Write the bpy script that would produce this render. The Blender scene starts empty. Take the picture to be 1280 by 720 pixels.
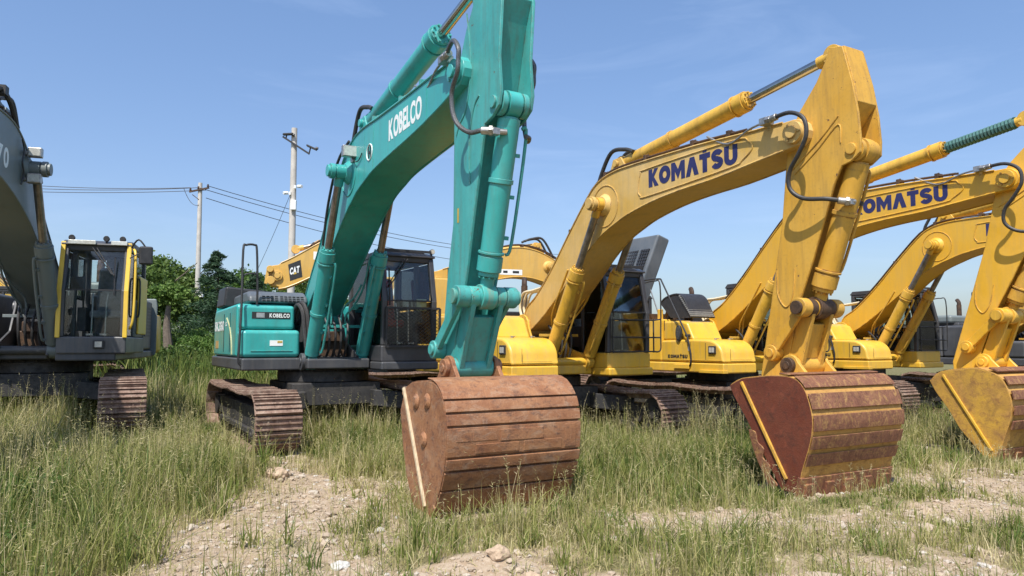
import bpy, math, random
import numpy as np
from mathutils import Vector, Matrix

random.seed(7)
RNG = np.random.default_rng(11)
scene = bpy.context.scene
COL = scene.collection
R = math.radians

# ------------------------------------------------------------------ helpers
def unit(v):
    v = Vector(v)
    return v.normalized() if v.length > 1e-9 else Vector((0, 0, 1))

def frame_of(d):
    d = unit(d)
    a = Vector((0, 0, 1)) if abs(d.z) < 0.95 else Vector((1, 0, 0))
    u = d.cross(a).normalized()
    return u, d.cross(u).normalized()

class MB:
    """collects verts and faces and links them as ONE mesh object"""
    def __init__(self):
        self.v = []; self.f = []
    def add(self, vs, fs):
        b = len(self.v)
        self.v += [tuple(p) for p in vs]
        self.f += [tuple(i + b for i in q) for q in fs]
        return self
    def box(self, a, b):
        x0, x1 = sorted((a[0], b[0])); y0, y1 = sorted((a[1], b[1])); z0, z1 = sorted((a[2], b[2]))
        return self.add([(x0, y0, z0), (x1, y0, z0), (x1, y1, z0), (x0, y1, z0), (x0, y0, z1), (x1, y0, z1), (x1, y1, z1), (x0, y1, z1)],
                        [(0, 3, 2, 1), (4, 5, 6, 7), (0, 1, 5, 4), (1, 2, 6, 5), (2, 3, 7, 6), (3, 0, 4, 7)])
    def obox(self, c, ux, uy, uz):
        c = Vector(c); ux = Vector(ux); uy = Vector(uy); uz = Vector(uz)
        vs = [c + sx * ux + sy * uy + sz * uz for sz in (-1, 1) for sx, sy in ((-1, -1), (1, -1), (1, 1), (-1, 1))]
        return self.add(vs, [(0, 3, 2, 1), (4, 5, 6, 7), (0, 1, 5, 4), (1, 2, 6, 5), (2, 3, 7, 6), (3, 0, 4, 7)])
    def bar(self, p0, p1, w, h, up=(0, 0, 1)):
        p0 = Vector(p0); p1 = Vector(p1); d = (p1 - p0); L = d.length; d.normalize()
        up = Vector(up); s = d.cross(up)
        if s.length < 1e-4: s = d.cross(Vector((1, 0, 0)))
        s.normalize(); u = s.cross(d)
        return self.obox((p0 + p1) / 2, d * L / 2, s * w / 2, u * h / 2)
    def prism(self, pts, y0, y1):
        """side profile (x,z) given as a polygon, extruded along y"""
        n = len(pts)
        area = sum(pts[i][0] * pts[(i + 1) % n][1] - pts[(i + 1) % n][0] * pts[i][1] for i in range(n))
        if area < 0: pts = pts[::-1]
        if y0 > y1: y0, y1 = y1, y0
        vs = [(x, y0, z) for x, z in pts] + [(x, y1, z) for x, z in pts]
        fs = [tuple(range(n)), tuple(range(2 * n - 1, n - 1, -1))]
        fs += [(i, i + n, (i + 1) % n + n, (i + 1) % n) for i in range(n)]
        return self.add(vs, fs)
    def sheet(self, path, y0, y1, t):
        """thin curved plate following an open (x,z) path, thickness t to its inside (left of travel)"""
        P = [Vector((x, 0, z)) for x, z in path]; Q = []
        for i, p in enumerate(P):
            a = P[max(i - 1, 0)]; b = P[min(i + 1, len(P) - 1)]
            d = (b - a).normalized(); Q.append(p + Vector((-d.z, 0, d.x)) * t)
        return self.prism([(p.x, p.z) for p in P] + [(q.x, q.z) for q in reversed(Q)], y0, y1)
    def cyl(self, p0, p1, r0, r1=None, n=20):
        r1 = r0 if r1 is None else r1
        p0 = Vector(p0); p1 = Vector(p1); u, w = frame_of(p1 - p0)
        vs = []
        for p, r in ((p0, r0), (p1, r1)):
            for k in range(n):
                a = 2 * math.pi * k / n
                vs.append(p + (u * math.cos(a) + w * math.sin(a)) * r)
        fs = [(k, (k + 1) % n, (k + 1) % n + n, k + n) for k in range(n)]
        fs += [tuple(range(n - 1, -1, -1)), tuple(range(n, 2 * n))]
        return self.add(vs, fs)
    def tube(self, path, r, n=8, closed=False):
        P = [Vector(p) for p in path]; m = len(P)
        rr = r if isinstance(r, (list, tuple)) else [r] * m
        d0 = unit(P[1] - P[0]); u, w = frame_of(d0); vs = []
        for i, p in enumerate(P):
            d = unit(P[min(i + 1, m - 1)] - P[max(i - 1, 0)])
            u = (u - d * u.dot(d)).normalized(); w = d.cross(u)
            for k in range(n):
                a = 2 * math.pi * k / n
                vs.append(p + (u * math.cos(a) + w * math.sin(a)) * rr[i])
        fs = [(i * n + k, i * n + (k + 1) % n, (i + 1) * n + (k + 1) % n, (i + 1) * n + k) for i in range(m - 1) for k in range(n)]
        fs += [tuple(range(n - 1, -1, -1)), tuple(range((m - 1) * n, m * n))]
        return self.add(vs, fs)
    def build(self, name, mat, parent=None, bevel=0, label=None, ang=35, seg=2):
        me = bpy.data.meshes.new(name); me.from_pydata(self.v, [], self.f); me.update()
        o = bpy.data.objects.new(name, me); COL.objects.link(o)
        me.materials.append(mat)
        me.polygons.foreach_set('use_smooth', [True] * len(me.polygons))
        me.set_sharp_from_angle(angle=R(ang))
        if bevel:
            m = o.modifiers.new('bevel', 'BEVEL'); m.width = bevel; m.segments = seg; m.limit_method = 'ANGLE'; m.angle_limit = R(40)
            m.harden_normals = True
        if parent: o.parent = parent
        if label: o['label'] = label
        return o

def smooth(pts, k=6):
    """Catmull-Rom through 3-D points"""
    P = [Vector(p) for p in pts]; out = []
    for i in range(len(P) - 1):
        a = P[max(i - 1, 0)]; b = P[i]; c = P[i + 1]; d = P[min(i + 2, len(P) - 1)]
        for j in range(k):
            t = j / k
            out.append(0.5 * ((2 * b) + (c - a) * t + (2 * a - 5 * b + 4 * c - d) * t * t + (3 * b - a - 3 * c + d) * t ** 3))
    out.append(P[-1]); return out

def smooth2(pts, k=4):
    return [(p.x, p.z) for p in smooth([(x, 0, z) for x, z in pts], k)]

def empty(name, loc, rz=0, label=None, cat=None, group=None):
    o = bpy.data.objects.new(name, None); COL.objects.link(o)
    o.location = loc; o.rotation_euler = (0, 0, rz); o.empty_display_size = .3
    tag(o, label, cat, group); return o

def tag(o, label=None, cat=None, group=None, kind=None):
    if label: o['label'] = label
    if cat: o['category'] = cat
    if group: o['group'] = group
    if kind: o['kind'] = kind
    return o

# ------------------------------------------------------------------ materials
def nt(name):
    m = bpy.data.materials.new(name); m.use_nodes = True
    t = m.node_tree; b = t.nodes['Principled BSDF']
    return m, t, b

def noise(t, scale, detail=4, rough=.6, vec=None, dist=0):
    n = t.nodes.new('ShaderNodeTexNoise'); n.inputs['Scale'].default_value = scale
    n.inputs['Detail'].default_value = detail; n.inputs['Roughness'].default_value = rough
    n.inputs['Distortion'].default_value = dist
    if vec: t.links.new(vec, n.inputs['Vector'])
    return n.outputs['Fac']

def ramp(t, fac, stops):
    r = t.nodes.new('ShaderNodeValToRGB'); t.links.new(fac, r.inputs[0])
    e = r.color_ramp.elements
    while len(e) < len(stops): e.new(.5)
    for q, (p, c) in zip(e, stops):
        q.position = p; q.color = (c, c, c, 1) if isinstance(c, (int, float)) else (*c, 1)
    return r.outputs[0]

def mix(t, fac, a, b, mode='MIX'):
    m = t.nodes.new('ShaderNodeMix'); m.data_type = 'RGBA'; m.blend_type = mode
    for s, x in ((0, fac), (6, a), (7, b)):
        if isinstance(x, (int, float)): m.inputs[s].default_value = x
        elif isinstance(x, tuple): m.inputs[s].default_value = (*x, 1)
        else: t.links.new(x, m.inputs[s])
    return m.outputs[2]

def mapping(t, scale):
    c = t.nodes.new('ShaderNodeTexCoord'); m = t.nodes.new('ShaderNodeMapping')
    m.inputs['Scale'].default_value = scale; t.links.new(c.outputs['Object'], m.inputs[0])
    return m.outputs[0]

def bump(t, b, fac, strength, dist=.01):
    n = t.nodes.new('ShaderNodeBump'); n.inputs['Strength'].default_value = strength
    n.inputs['Distance'].default_value = dist
    t.links.new(fac, n.inputs['Height']); t.links.new(n.outputs[0], b.inputs['Normal'])

def paint(name, col, dirt=(.30, .24, .16), amt=.35, rough=.42, chips=0.0, fade=None, metal=0, coat=.15, edge=.0):
    m, t, b = nt(name)
    v = mapping(t, (1, 1, 1)); vs = mapping(t, (6, 6, .55))
    n1 = noise(t, 1.3, 5, .65, v, .4); n2 = noise(t, 2.2, 6, .7, vs); n3 = noise(t, 26, 4, .6, v)
    fade = fade or tuple(min(1, c * 1.12 + .03) for c in col)
    c = mix(t, ramp(t, n1, [(.35, 0), (.7, 1)]), col, fade)
    d = ramp(t, n2, [(.48, 0), (.78, amt)])
    c = mix(t, d, c, dirt)
    d2 = ramp(t, n3, [(.55, 0), (.8, amt * .6)])
    c = mix(t, d2, c, tuple(x * .8 for x in dirt))
    if chips:
        n4 = noise(t, 9, 8, .75, v, .2)
        k = ramp(t, n4, [(.66 - chips, 0), (.68 - chips, 1)])
        c = mix(t, k, c, (.12, .055, .03))
    if edge:
        bv = t.nodes.new('ShaderNodeBevel'); bv.samples = 4; bv.inputs['Radius'].default_value = .03
        ge = t.nodes.new('ShaderNodeNewGeometry'); dp = t.nodes.new('ShaderNodeVectorMath'); dp.operation = 'DOT_PRODUCT'
        t.links.new(bv.outputs[0], dp.inputs[0]); t.links.new(ge.outputs['Normal'], dp.inputs[1])
        n6 = noise(t, 7, 7, .75, v, .3)
        em = mix(t, 1.0, ramp(t, dp.outputs['Value'], [(.90, 1), (.985, 0)]), ramp(t, n6, [(.44, 0), (.60, edge)]), 'MULTIPLY')
        c = mix(t, em, c, (.13, .065, .035))
    n7 = noise(t, .9, 3, .5, vs2 := mapping(t, (3.0, 3.0, .35)), .8)
    c = mix(t, ramp(t, n7, [(.55, 0), (.75, amt * .55)]), c, tuple(x * .45 for x in dirt))
    t.links.new(c, b.inputs['Base Color'])
    t.links.new(ramp(t, n1, [(.3, rough - .08), (.75, min(1, rough + .25))]), b.inputs['Roughness'])
    b.inputs['Metallic'].default_value = metal
    b.inputs['Coat Weight'].default_value = coat; b.inputs['Coat Roughness'].default_value = .25
    bump(t, b, n3, .12, .004)
    return m

def rusty(name, a=(.23, .095, .05), b_=(.36, .17, .09), c_=(.10, .045, .03), dust=(.42, .30, .2), dustamt=.5, stretch=(1, 1, 1)):
    m, t, b = nt(name)
    v = mapping(t, (1, 1, 1)); vs = mapping(t, stretch)
    n1 = noise(t, 2.4, 8, .7, vs, .5); n2 = noise(t, 11, 7, .75, vs, .3); n3 = noise(t, 60, 3, .6, v)
    c = mix(t, ramp(t, n1, [(.38, 0), (.62, 1)]), a, b_)
    c = mix(t, ramp(t, n2, [(.5, 0), (.68, .85)]), c, c_)
    n4 = noise(t, 5, 8, .8, vs, .8)
    c = mix(t, ramp(t, n4, [(.5, 0), (.72, dustamt)]), c, dust)
    t.links.new(c, b.inputs['Base Color']); t.links.new(ramp(t, n2, [(.35, .48), (.65, .85)]), b.inputs['Roughness'])
    b.inputs['Metallic'].default_value = .18
    # fine scratches running with the plate
    vsc = mapping(t, (9, 140, 9)); n5 = noise(t, 1.0, 2, .5, vsc); c2 = mix(t, ramp(t, n5, [(.62, 0), (.70, .35)]), c, tuple(min(1, x * 1.7) for x in b_)); t.links.new(c2, b.inputs['Base Color'])
    h = mix(t, .5, n2, n3); bump(t, b, h, .6, .012)
    return m

def plain(name, col, rough=.5, metal=0, var=.25, scale=12, bmp=.1):
    m, t, b = nt(name); v = mapping(t, (1, 1, 1)); n = noise(t, scale, 5, .65, v)
    c = mix(t, ramp(t, n, [(.3, 0), (.75, 1)]), tuple(x * (1 - var) for x in col), tuple(min(1, x * (1 + var) + .01) for x in col))
    t.links.new(c, b.inputs['Base Color']); b.inputs['Roughness'].default_value = rough; b.inputs['Metallic'].default_value = metal
    if bmp: bump(t, b, n, bmp, .005)
    return m

def glass(name, tint=(.60, .68, .66), refl=1.0):
    m = bpy.data.materials.new(name); m.use_nodes = True; t = m.node_tree; t.nodes.clear()
    o = t.nodes.new('ShaderNodeOutputMaterial'); tr = t.nodes.new('ShaderNodeBsdfTransparent'); g = t.nodes.new('ShaderNodeBsdfGlossy')
    d = t.nodes.new('ShaderNodeBsdfDiffuse'); d.inputs[0].default_value = (.35, .33, .28, 1)
    tr.inputs[0].default_value = (*tint, 1); g.inputs['Roughness'].default_value = .03
    fr = t.nodes.new('ShaderNodeFresnel'); fr.inputs[0].default_value = 1.5
    ms = t.nodes.new('ShaderNodeMixShader'); t.links.new(fr.outputs[0], ms.inputs[0]); t.links.new(tr.outputs[0], ms.inputs[1]); t.links.new(g.outputs[0], ms.inputs[2])
    v = mapping(t, (3, 3, 1)); n = noise(t, 3, 6, .7, v)
    ms2 = t.nodes.new('ShaderNodeMixShader'); t.links.new(ramp(t, n, [(.45, .0), (.9, .035)]), ms2.inputs[0])
    t.links.new(ms.outputs[0], ms2.inputs[1]); t.links.new(d.outputs[0], ms2.inputs[2])
    t.links.new(ms2.outputs[0], o.inputs[0]); return m

def leafy(name, stops, trans=.35, rough=.55, attr='tone'):
    m, t, b = nt(name)
    a = t.nodes.new('ShaderNodeAttribute'); a.attribute_name = attr
    c = ramp(t, a.outputs['Fac'], stops)
    t.links.new(c, b.inputs['Base Color']); b.inputs['Roughness'].default_value = rough
    b.inputs['Specular IOR Level'].default_value = .3
    tl = t.nodes.new('ShaderNodeBsdfTranslucent'); t.links.new(c, tl.inputs[0])
    ms = t.nodes.new('ShaderNodeMixShader'); ms.inputs[0].default_value = trans
    t.links.new(b.outputs[0], ms.inputs[1]); t.links.new(tl.outputs[0], ms.inputs[2])
    t.links.new(ms.outputs[0], t.nodes['Material Output'].inputs[0])
    return m

YEL = paint('yellow_paint', (.66, .385, .028), amt=.45, chips=.0, rough=.36, coat=.3, edge=.4)
YELB = paint('faded_yellow_paint', (.58, .36, .075), fade=(.64, .44, .17), amt=.38, rough=.55, chips=.0, coat=.03, edge=.8)
YELA = paint('worn_yellow_paint', (.58, .31, .03), fade=(.62, .36, .06), dirt=(.2, .12, .05), amt=.5, rough=.48, chips=.02, coat=.05, edge=.9)
YELR = paint('yellow_cylinder_paint', (.62, .36, .035), dirt=(.16, .09, .04), amt=.5, rough=.4, edge=.8)
TEAL = paint('teal_paint', (.03, .325, .305), fade=(.055, .40, .375), dirt=(.12, .15, .12), amt=.34, rough=.34, coat=.3, edge=.5)
TEALD = paint('weathered_teal_paint', (.036, .31, .285), fade=(.08, .39, .365), dirt=(.10, .10, .07), amt=.55, rough=.42, chips=.012, edge=.75)
CATY = paint('orange_yellow_paint', (.60, .335, .05), fade=(.62, .39, .10), amt=.45, rough=.45)
GREY = paint('grey_green_paint', (.135, .165, .165), fade=(.17, .195, .19), dirt=(.2, .18, .14), amt=.4, rough=.45)
DARK = paint('charcoal_paint', (.045, .047, .052), dirt=(.16, .14, .11), amt=.3, rough=.45, coat=.05)
HOODG = paint('hood_grey_paint', (.075, .088, .10), dirt=(.2, .18, .15), amt=.3, rough=.5)
BLACK = plain('black_plastic', (.022, .022, .024), .5)
RUBBER = plain('hose_rubber', (.030, .028, .027), .55, 0, .3, 30)
CABBLACK = paint('black_cab_paint', (.028, .028, .032), dirt=(.12, .11, .09), amt=.25, rough=.4)
STEEL = plain('dull_steel', (.42, .40, .37), .42, .85, .3, 20)
CHROME = plain('chromed_rod', (.50, .47, .43), .2, 1.0, .15, 8, 0)
RUSTROD = plain('tarnished_rod', (.28, .24, .21), .38, .8, .35, 9, 0)
RUST = rusty('rusty_bucket_steel', (.24, .100, .045), (.35, .170, .080), (.085, .045, .035), (.40, .28, .19), .75, (1.2, .8, 1.5))
RUSTD = rusty('dark_red_rust', (.14, .034, .018), (.18, .050, .026), (.07, .024, .014), (.20, .10, .05), .2)
RUSTS = rusty('brown_wear_strip', (.17, .068, .038), (.25, .11, .06), (.08, .036, .024), (.52, .32, .10), .95, (2.2, 2.6, 2.2))
RUSTW = rusty('worn_bucket_back', (.50, .26, .07), (.60, .34, .09), (.28, .13, .05), (.62, .39, .08), .8, (2.2, .7, 1))
YRUST = rusty('yellow_worn_to_rust', (.62, .36, .05), (.42, .23, .06), (.26, .12, .045), (.16, .08, .04), .7)
CHAIN = rusty('dusty_track_steel', (.17, .10, .07), (.29, .19, .14), (.075, .048, .038), (.45, .36, .27), .9)
GREASE = rusty('greasy_black_steel', (.05, .03, .02), (.11, .06, .03), (.02, .015, .012), (.16, .1, .05), .3)
UNDER = rusty('muddy_black_frame', (.035, .034, .034), (.06, .055, .05), (.02, .02, .02), (.2, .165, .12), .35)
GLASS = glass('cab_glass', (.95, .98, .97))
GLASSD = glass('dark_cab_glass', (.80, .85, .84))
SEAT = plain('seat_cloth', (.20, .215, .23), .85, 0, .3, 20)
SEATR = plain('red_seat_cloth', (.30, .035, .03), .8)
WHITE = plain('white_lettering', (.78, .80, .78), .5, 0, .06, 8, 0)
NAVY = plain('navy_lettering', (.018, .02, .10), .5, 0, .15, 8, 0)
INK = plain('black_lettering', (.02, .02, .02), .5, 0, .1, 8, 0)
LENS = plain('lamp_lens', (.62, .62, .56), .12, .3, .2, 25, 0)
WRAP = paint('green_wrapped_rod', (.035, .12, .11), dirt=(.10, .12, .10), amt=.5, rough=.75, coat=0)
CONCRETE = plain('pole_concrete', (.50, .47, .42), .85, 0, .15, 4, .2)
CREAM = paint('cream_pipe_paint', (.66, .56, .36), amt=.3)
PALEROD = plain('pale_dry_wood', (.50, .40, .26), .8, 0, .25, 14)
YMARK = plain('yellow_mark', (.48, .33, .05), .5, 0, .1, 8, 0)

# ------------------------------------------------------------------ lettering (built-in font turned to mesh)
def glyph_mesh(ch, bold):
    flip = ch == 'Λ'
    cu = bpy.data.curves.new('glyph', 'FONT'); cu.body = 'V' if flip else ch
    cu.offset = bold; cu.extrude = .004; cu.resolution_u = 4
    o = bpy.data.objects.new('glyph', cu); COL.objects.link(o)
    bpy.context.view_layer.update()
    me = bpy.data.meshes.new_from_object(o)
    vs = [v.co.copy() for v in me.vertices]; fs = [tuple(p.vertices) for p in me.polygons]
    bpy.data.objects.remove(o); bpy.data.curves.remove(cu); bpy.data.meshes.remove(me)
    xs = [v.x for v in vs]; x0, x1 = min(xs), max(xs)
    ys = [v.y for v in vs]; y0, y1 = min(ys), max(ys)
    if flip: vs = [Vector((x0 + x1 - v.x, y0 + y1 - v.y, v.z)) for v in vs]
    return [Vector((v.x - x0, v.y, v.z)) for v in vs], fs, x1 - x0, y1 - y0
GL = {}
def lettering(text, parent, mat, p0, u, v, width, height, gap=.08, bold=.035, raise_t=0, name='lettering', label=None, slant=0):
    """text from p0 (left end of baseline) along u, up along v; exactly width x height"""
    u = unit(u); v = unit(v); n = u.cross(v)
    gl = []; x = 0
    for ch in text:
        if ch == ' ': x += .35; continue
        if (ch, bold) not in GL: GL[(ch, bold)] = glyph_mesh(ch, bold)
        g = GL[(ch, bold)]; gl.append((ch, x, g)); x += g[2] + gap
    tot = x - gap; cap = .73 + 2 * bold; mb = MB()
    for ch, gx, (vs, fs, w, h) in gl:
        dz = raise_t if (ch == 'T' and raise_t) else 0
        mb.add([Vector(p0) + u * ((gx + q.x) / tot * width + slant * q.y * height) + v * ((q.y + bold) / cap * height + dz * height) + n * (q.z * .25 + .0022) for q in vs], fs)
    return mb.build(name, mat, parent, label=label)

def arc(cx, cy, rx, ry, a0, a1, n):
    return [(cx + rx * math.cos(R(a0 + (a1 - a0) * i / n)), cy + ry * math.sin(R(a0 + (a1 - a0) * i / n))) for i in range(n + 1)]
def heavy(text, parent, mat, p0, u, v, width, height, gap=.06):
    """bold geometric capitals (KOMΛTSU) drawn as flat outlines"""
    s = .31
    def strip(outer, inner): return [[outer[i], outer[i + 1], inner[i + 1], inner[i]] for i in range(len(outer) - 1)]
    def S_():
        cl = arc(.40, .70, .25, .175, 15, 270, 14) + arc(.40, .31, .25, .175, 80, -165, 14); out = []
        P = [Vector((a, b, 0)) for a, b in cl]; A = []; B = []
        for i, p in enumerate(P):
            d = (P[min(i + 1, len(P) - 1)] - P[max(i - 1, 0)]).normalized(); n = Vector((-d.y, d.x, 0)); A.append(p + n * .14); B.append(p - n * .14)
        return [[(A[i].x, A[i].y), (A[i + 1].x, A[i + 1].y), (B[i + 1].x, B[i + 1].y), (B[i].x, B[i].y)] for i in range(len(P) - 1)]
    G = {'K': (.78, [[(0, 0), (s, 0), (s, 1), (0, 1)], [(s + .002, .38), (.48, 0), (.80, 0), (.44, .54), (s + .002, .54)], [(s + .002, .542), (.44, .542), (.78, 1), (.46, 1), (s + .002, .70)]]),
         'O': (.90, strip(arc(.45, .5, .45, .5, 0, 360, 28), arc(.45, .5, .155, .20, 0, 360, 28))),
         'M': (1.02, [[(0, 0), (.28, 0), (.28, 1), (0, 1)], [(.282, 1), (.282, .50), (.51, .04), (.51, .58)], [(.512, .58), (.512, .04), (.738, .50), (.738, 1)], [(.74, 0), (1.02, 0), (1.02, 1), (.74, 1)]]),
         'Λ': (.92, [[(0, 0), (.31, 0), (.46, .48), (.46, 1), (.30, 1)], [(.61, 0), (.92, 0), (.62, 1), (.462, 1), (.462, .48)]]),
         'T': (.74, [[(.215, 0), (.525, 0), (.525, .72), (.215, .72)], [(0, .722), (.74, .722), (.74, 1.0), (0, 1.0)], [(.235, 1.05), (.505, 1.05), (.505, 1.24), (.235, 1.24)]]),
         'S': (.80, S_()),
         'U': (.84, [[(0, .38), (.30, .38), (.30, 1), (0, 1)], [(.54, .38), (.84, .38), (.84, 1), (.54, 1)]] + strip(arc(.42, .378, .42, .378, 180, 360, 14), arc(.42, .378, .12, .12, 180, 360, 14)))}
    u = unit(u); v = unit(v); n = u.cross(v); x = 0; mb = MB(); tot = sum(G[c][0] + gap for c in text) - gap
    for c in text:
        for poly in G[c][1]:
            ar = sum(poly[i][0] * poly[(i + 1) % len(poly)][1] - poly[(i + 1) % len(poly)][0] * poly[i][1] for i in range(len(poly)))
            if ar < 0: poly = poly[::-1]
            m_ = len(poly); f = [Vector(p0) + u * ((a + x) / tot * width) + v * (b * height) + n * .0035 for a, b in poly]; g = [q - n * .003 for q in f]
            mb.add(f + g, [tuple(range(m_)), tuple(range(2 * m_ - 1, m_ - 1, -1))] + [(i, i + m_, (i + 1) % m_ + m_, (i + 1) % m_) for i in range(m_)])
        x += G[c][0] + gap
    return mb.build('lettering', mat, parent)

# ------------------------------------------------------------------ excavator pieces
def shift(pts, dz): return [(x, z + dz) for x, z in pts]
def rot_about(p, c, a):
    x, z = p[0] - c[0], p[1] - c[1]
    return (c[0] + x * math.cos(a) - z * math.sin(a), c[1] + x * math.sin(a) + z * math.cos(a))

def make_track(root, side, S):
    yc = side * 1.28; hw = S.get('shoe', .31); r = .40; zc = .45; xf = 1.95
    # frame
    tf = MB()
    tf.prism([(-1.75, .3), (-1.9, .42), (-1.7, .62), (1.45, .62), (1.75, .5), (1.6, .3)], yc - .17, yc + .17)
    tf.box((-1.3, yc - .24, .22), (1.3, yc + .24, .30))
    fr = tf.build('track_frame', UNDER, root, .012)
    d = MB()
    d.cyl((xf, yc - .11, zc), (xf, yc + .11, zc), r - .07, n=28); d.cyl((xf, yc - .16, zc), (xf, yc + .16, zc), .15); d.cyl((xf, yc - .19, zc), (xf, yc + .19, zc), .07)
    d.build('idler', UNDER, fr, .01)
    d = MB()
    d.cyl((-xf, yc - .07, zc), (-xf, yc + .07, zc), r - .1, n=28); d.cyl((-xf, yc - .2, zc), (-xf, yc + .2, zc), .2)
    for k in range(22):
        a = 2 * math.pi * k / 22; c = Vector((-xf + (r - .07) * math.cos(a), yc, zc + (r - .07) * math.sin(a)))
        rad = Vector((math.cos(a), 0, math.sin(a)))
        d.obox(c, rad * .05, Vector((0, .05, 0)), Vector((-rad.z, 0, rad.x)) * .03)
    d.build('sprocket', UNDER, fr, .006)
    for k in range(7):
        x = -1.35 + k * .45; q = MB(); q.cyl((x, yc - .19, .19), (x, yc + .19, .19), .10, n=16); q.cyl((x, yc - .21, .19), (x, yc + .21, .19), .05, n=12)
        q.build('roller', UNDER, fr)
    # chain path
    path = []
    N = 10
    for k in range(N + 1): path.append((-xf + 2 * xf * k / N, .035))
    for k in range(1, 13):
        a = -math.pi / 2 + math.pi * k / 12; path.append((xf + r * math.cos(a), zc + r * math.sin(a) * .985))
    for k in range(1, 20):
        t = k / 20; sag = -.035 * math.sin(math.pi * ((t * 2) % 1)) - .015
        path.append((xf - 2 * xf * t, zc + r * .985 + sag))
    for k in range(13):
        a = math.pi / 2 + math.pi * k / 12; path.append((-xf + r * math.cos(a), zc + r * math.sin(a) * .985))
    P = [Vector((x, yc, z)) for x, z in path]
    seg = [(P[(i + 1) % len(P)] - P[i]).length for i in range(len(P))]; tot = sum(seg)
    ns = 49; pitch = tot / ns; mb = MB(); rnd = random.Random(int(side * 5 + 10))
    def at(s):
        s %= tot; i = 0
        while s > seg[i]: s -= seg[i]; i += 1
        return P[i].lerp(P[(i + 1) % len(P)], s / max(seg[i], 1e-6))
    for k in range(ns):
        a = at(k * pitch); b = at((k + 1) * pitch); c = (a + b) / 2; d = (b - a).normalized(); n = Vector((d.z, 0, -d.x))
        j = rnd.uniform(-.006, .006); c = c + n * j; Y = Vector((0, 1, 0)); hl = pitch * .475
        mb.obox(c + n * .012, d * hl, Y * hw, n * .014)
        for q, hh in ((-.82, .030), (-.05, .022), (.68, .022)):
            mb.obox(c + n * (.026 + hh / 2) + d * hl * q, d * .013, Y * (hw - .01), n * (hh / 2 + .004))
        for sy in (-.10, .10):
            mb.obox(c - n * .04 + Y * sy, d * hl * 1.02, Y * .025, n * .045)
        for sy in (-.15, .15):
            mb.cyl(c + n * .024 + Y * sy + d * .02, c + n * .040 + Y * sy + d * .02, .016, n=6)
    mb.build('track_chain', S.get('chainmat', CHAIN), root, .004, seg=1)

def make_under(root, S):
    m = MB(); m.box((-.85, -.75, .55), (.85, .75, .92))
    for sx in (-1, 1):
        for sy in (-1, 1):
            m.obox((sx * .85, sy * .92, .62), Vector((.30, sy * sx * -.0, 0)), Vector((sx * .12, sy * .36, -.04 * 1)), (0, 0, .14))
    m.build('undercarriage_frame', UNDER, root, .02)
    q = MB(); q.cyl((0, 0, .93), (0, 0, 1.10), .78, n=40); q.cyl((0, 0, 1.00), (0, 0, 1.14), .70, n=40)
    for k in range(24):
        a = k * math.pi / 12; q.cyl((.745 * math.cos(a), .745 * math.sin(a), 1.1), (.745 * math.cos(a), .745 * math.sin(a), 1.13), .02, n=6)
    q.build('slewing_ring', UNDER, root, .006)
    for s in (-1, 1): make_track(root, s, S)
    for c in list(root.children): c.rotation_euler = (0, 0, R(S.get('under_yaw', 0)))

def rods(root, S, y, foot, top, split, rb, rr, mat, name, rodmat=None, wrap=False, pipe=None):
    """hydraulic cylinder: barrel from foot, rod to top; both ends with eyes"""
    f = Vector((foot[0], y, foot[1])); e = Vector((top[0], y, top[1])); d = (e - f).normalized(); m = f.lerp(e, split)
    b = MB(); b.cyl(f + d * .14, m, rb, n=28); b.cyl(m - d * .16, m, rb * 1.14, n=28); b.cyl(m, m + d * .05, rb * .96, n=28)
    b.cyl(m - d * .21, m - d * .185, rb * 1.2, n=28)
    b.cyl(f + d * .12, f + d * .22, rb * .8, rb * 1.0, n=28)
    b.cyl((f.x, y - .075, f.z), (f.x, y + .075, f.z), rb * 1.15, n=24)
    q = f.lerp(m, .45); b.cyl(q - d * .025, q + d * .025, rb * 1.12, n=28)
    u, w = frame_of(d)
    for k in range(10):
        a = 2 * math.pi * k / 10; o = (u * math.cos(a) + w * math.sin(a)) * rb * .82
        b.cyl(m + d * .05 + o, m + d * .075 + o, rb * .12, n=6)
    bo = b.build(name, mat, root, .004, seg=1)
    r = MB(); r.cyl(m, e - d * .08, rr, n=24)
    ro = r.build('piston_rod', rodmat or CHROME, bo)
    k = MB(); k.cyl((e.x, y - .07, e.z), (e.x, y + .07, e.z), rr * 1.9, n=24); k.cyl(e - d * .22, e - d * .05, rr * 1.25, n=20)
    k.build('rod_eye', mat, bo, .004)
    if wrap:
        h = MB(); L = (e - m).length - .2; pts = []
        for i in range(int(L / .055) * 8):
            s = .06 + i / 8 * .055; a = i * math.pi / 4
            pts.append(m + d * s + (u * math.cos(a) + w * math.sin(a)) * (rr + .012))
        h.tube(pts, .030, 6); h.cyl(m + d * .06, e - d * .15, rr + .016, n=20)
        h.build('rod_wrapping', WRAP, ro)
    # feed pipe along the barrel
    if pipe is not None:
        off = Vector(pipe)
        t = MB(); t.tube(smooth([f + d * .25 + off * .9, f + d * .35 + off * 1.25, m - d * .3 + off * 1.25, m - d * .16 + off * .95], 4), .019, 8)
        for fr in (.3, .55, .8):
            q = f.lerp(m, fr); t.bar(q - d * .02 + off * .7, q + d * .02 + off * .7, .05, .09, off)
        t.build('feed_pipe', mat, bo)
    return bo

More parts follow.
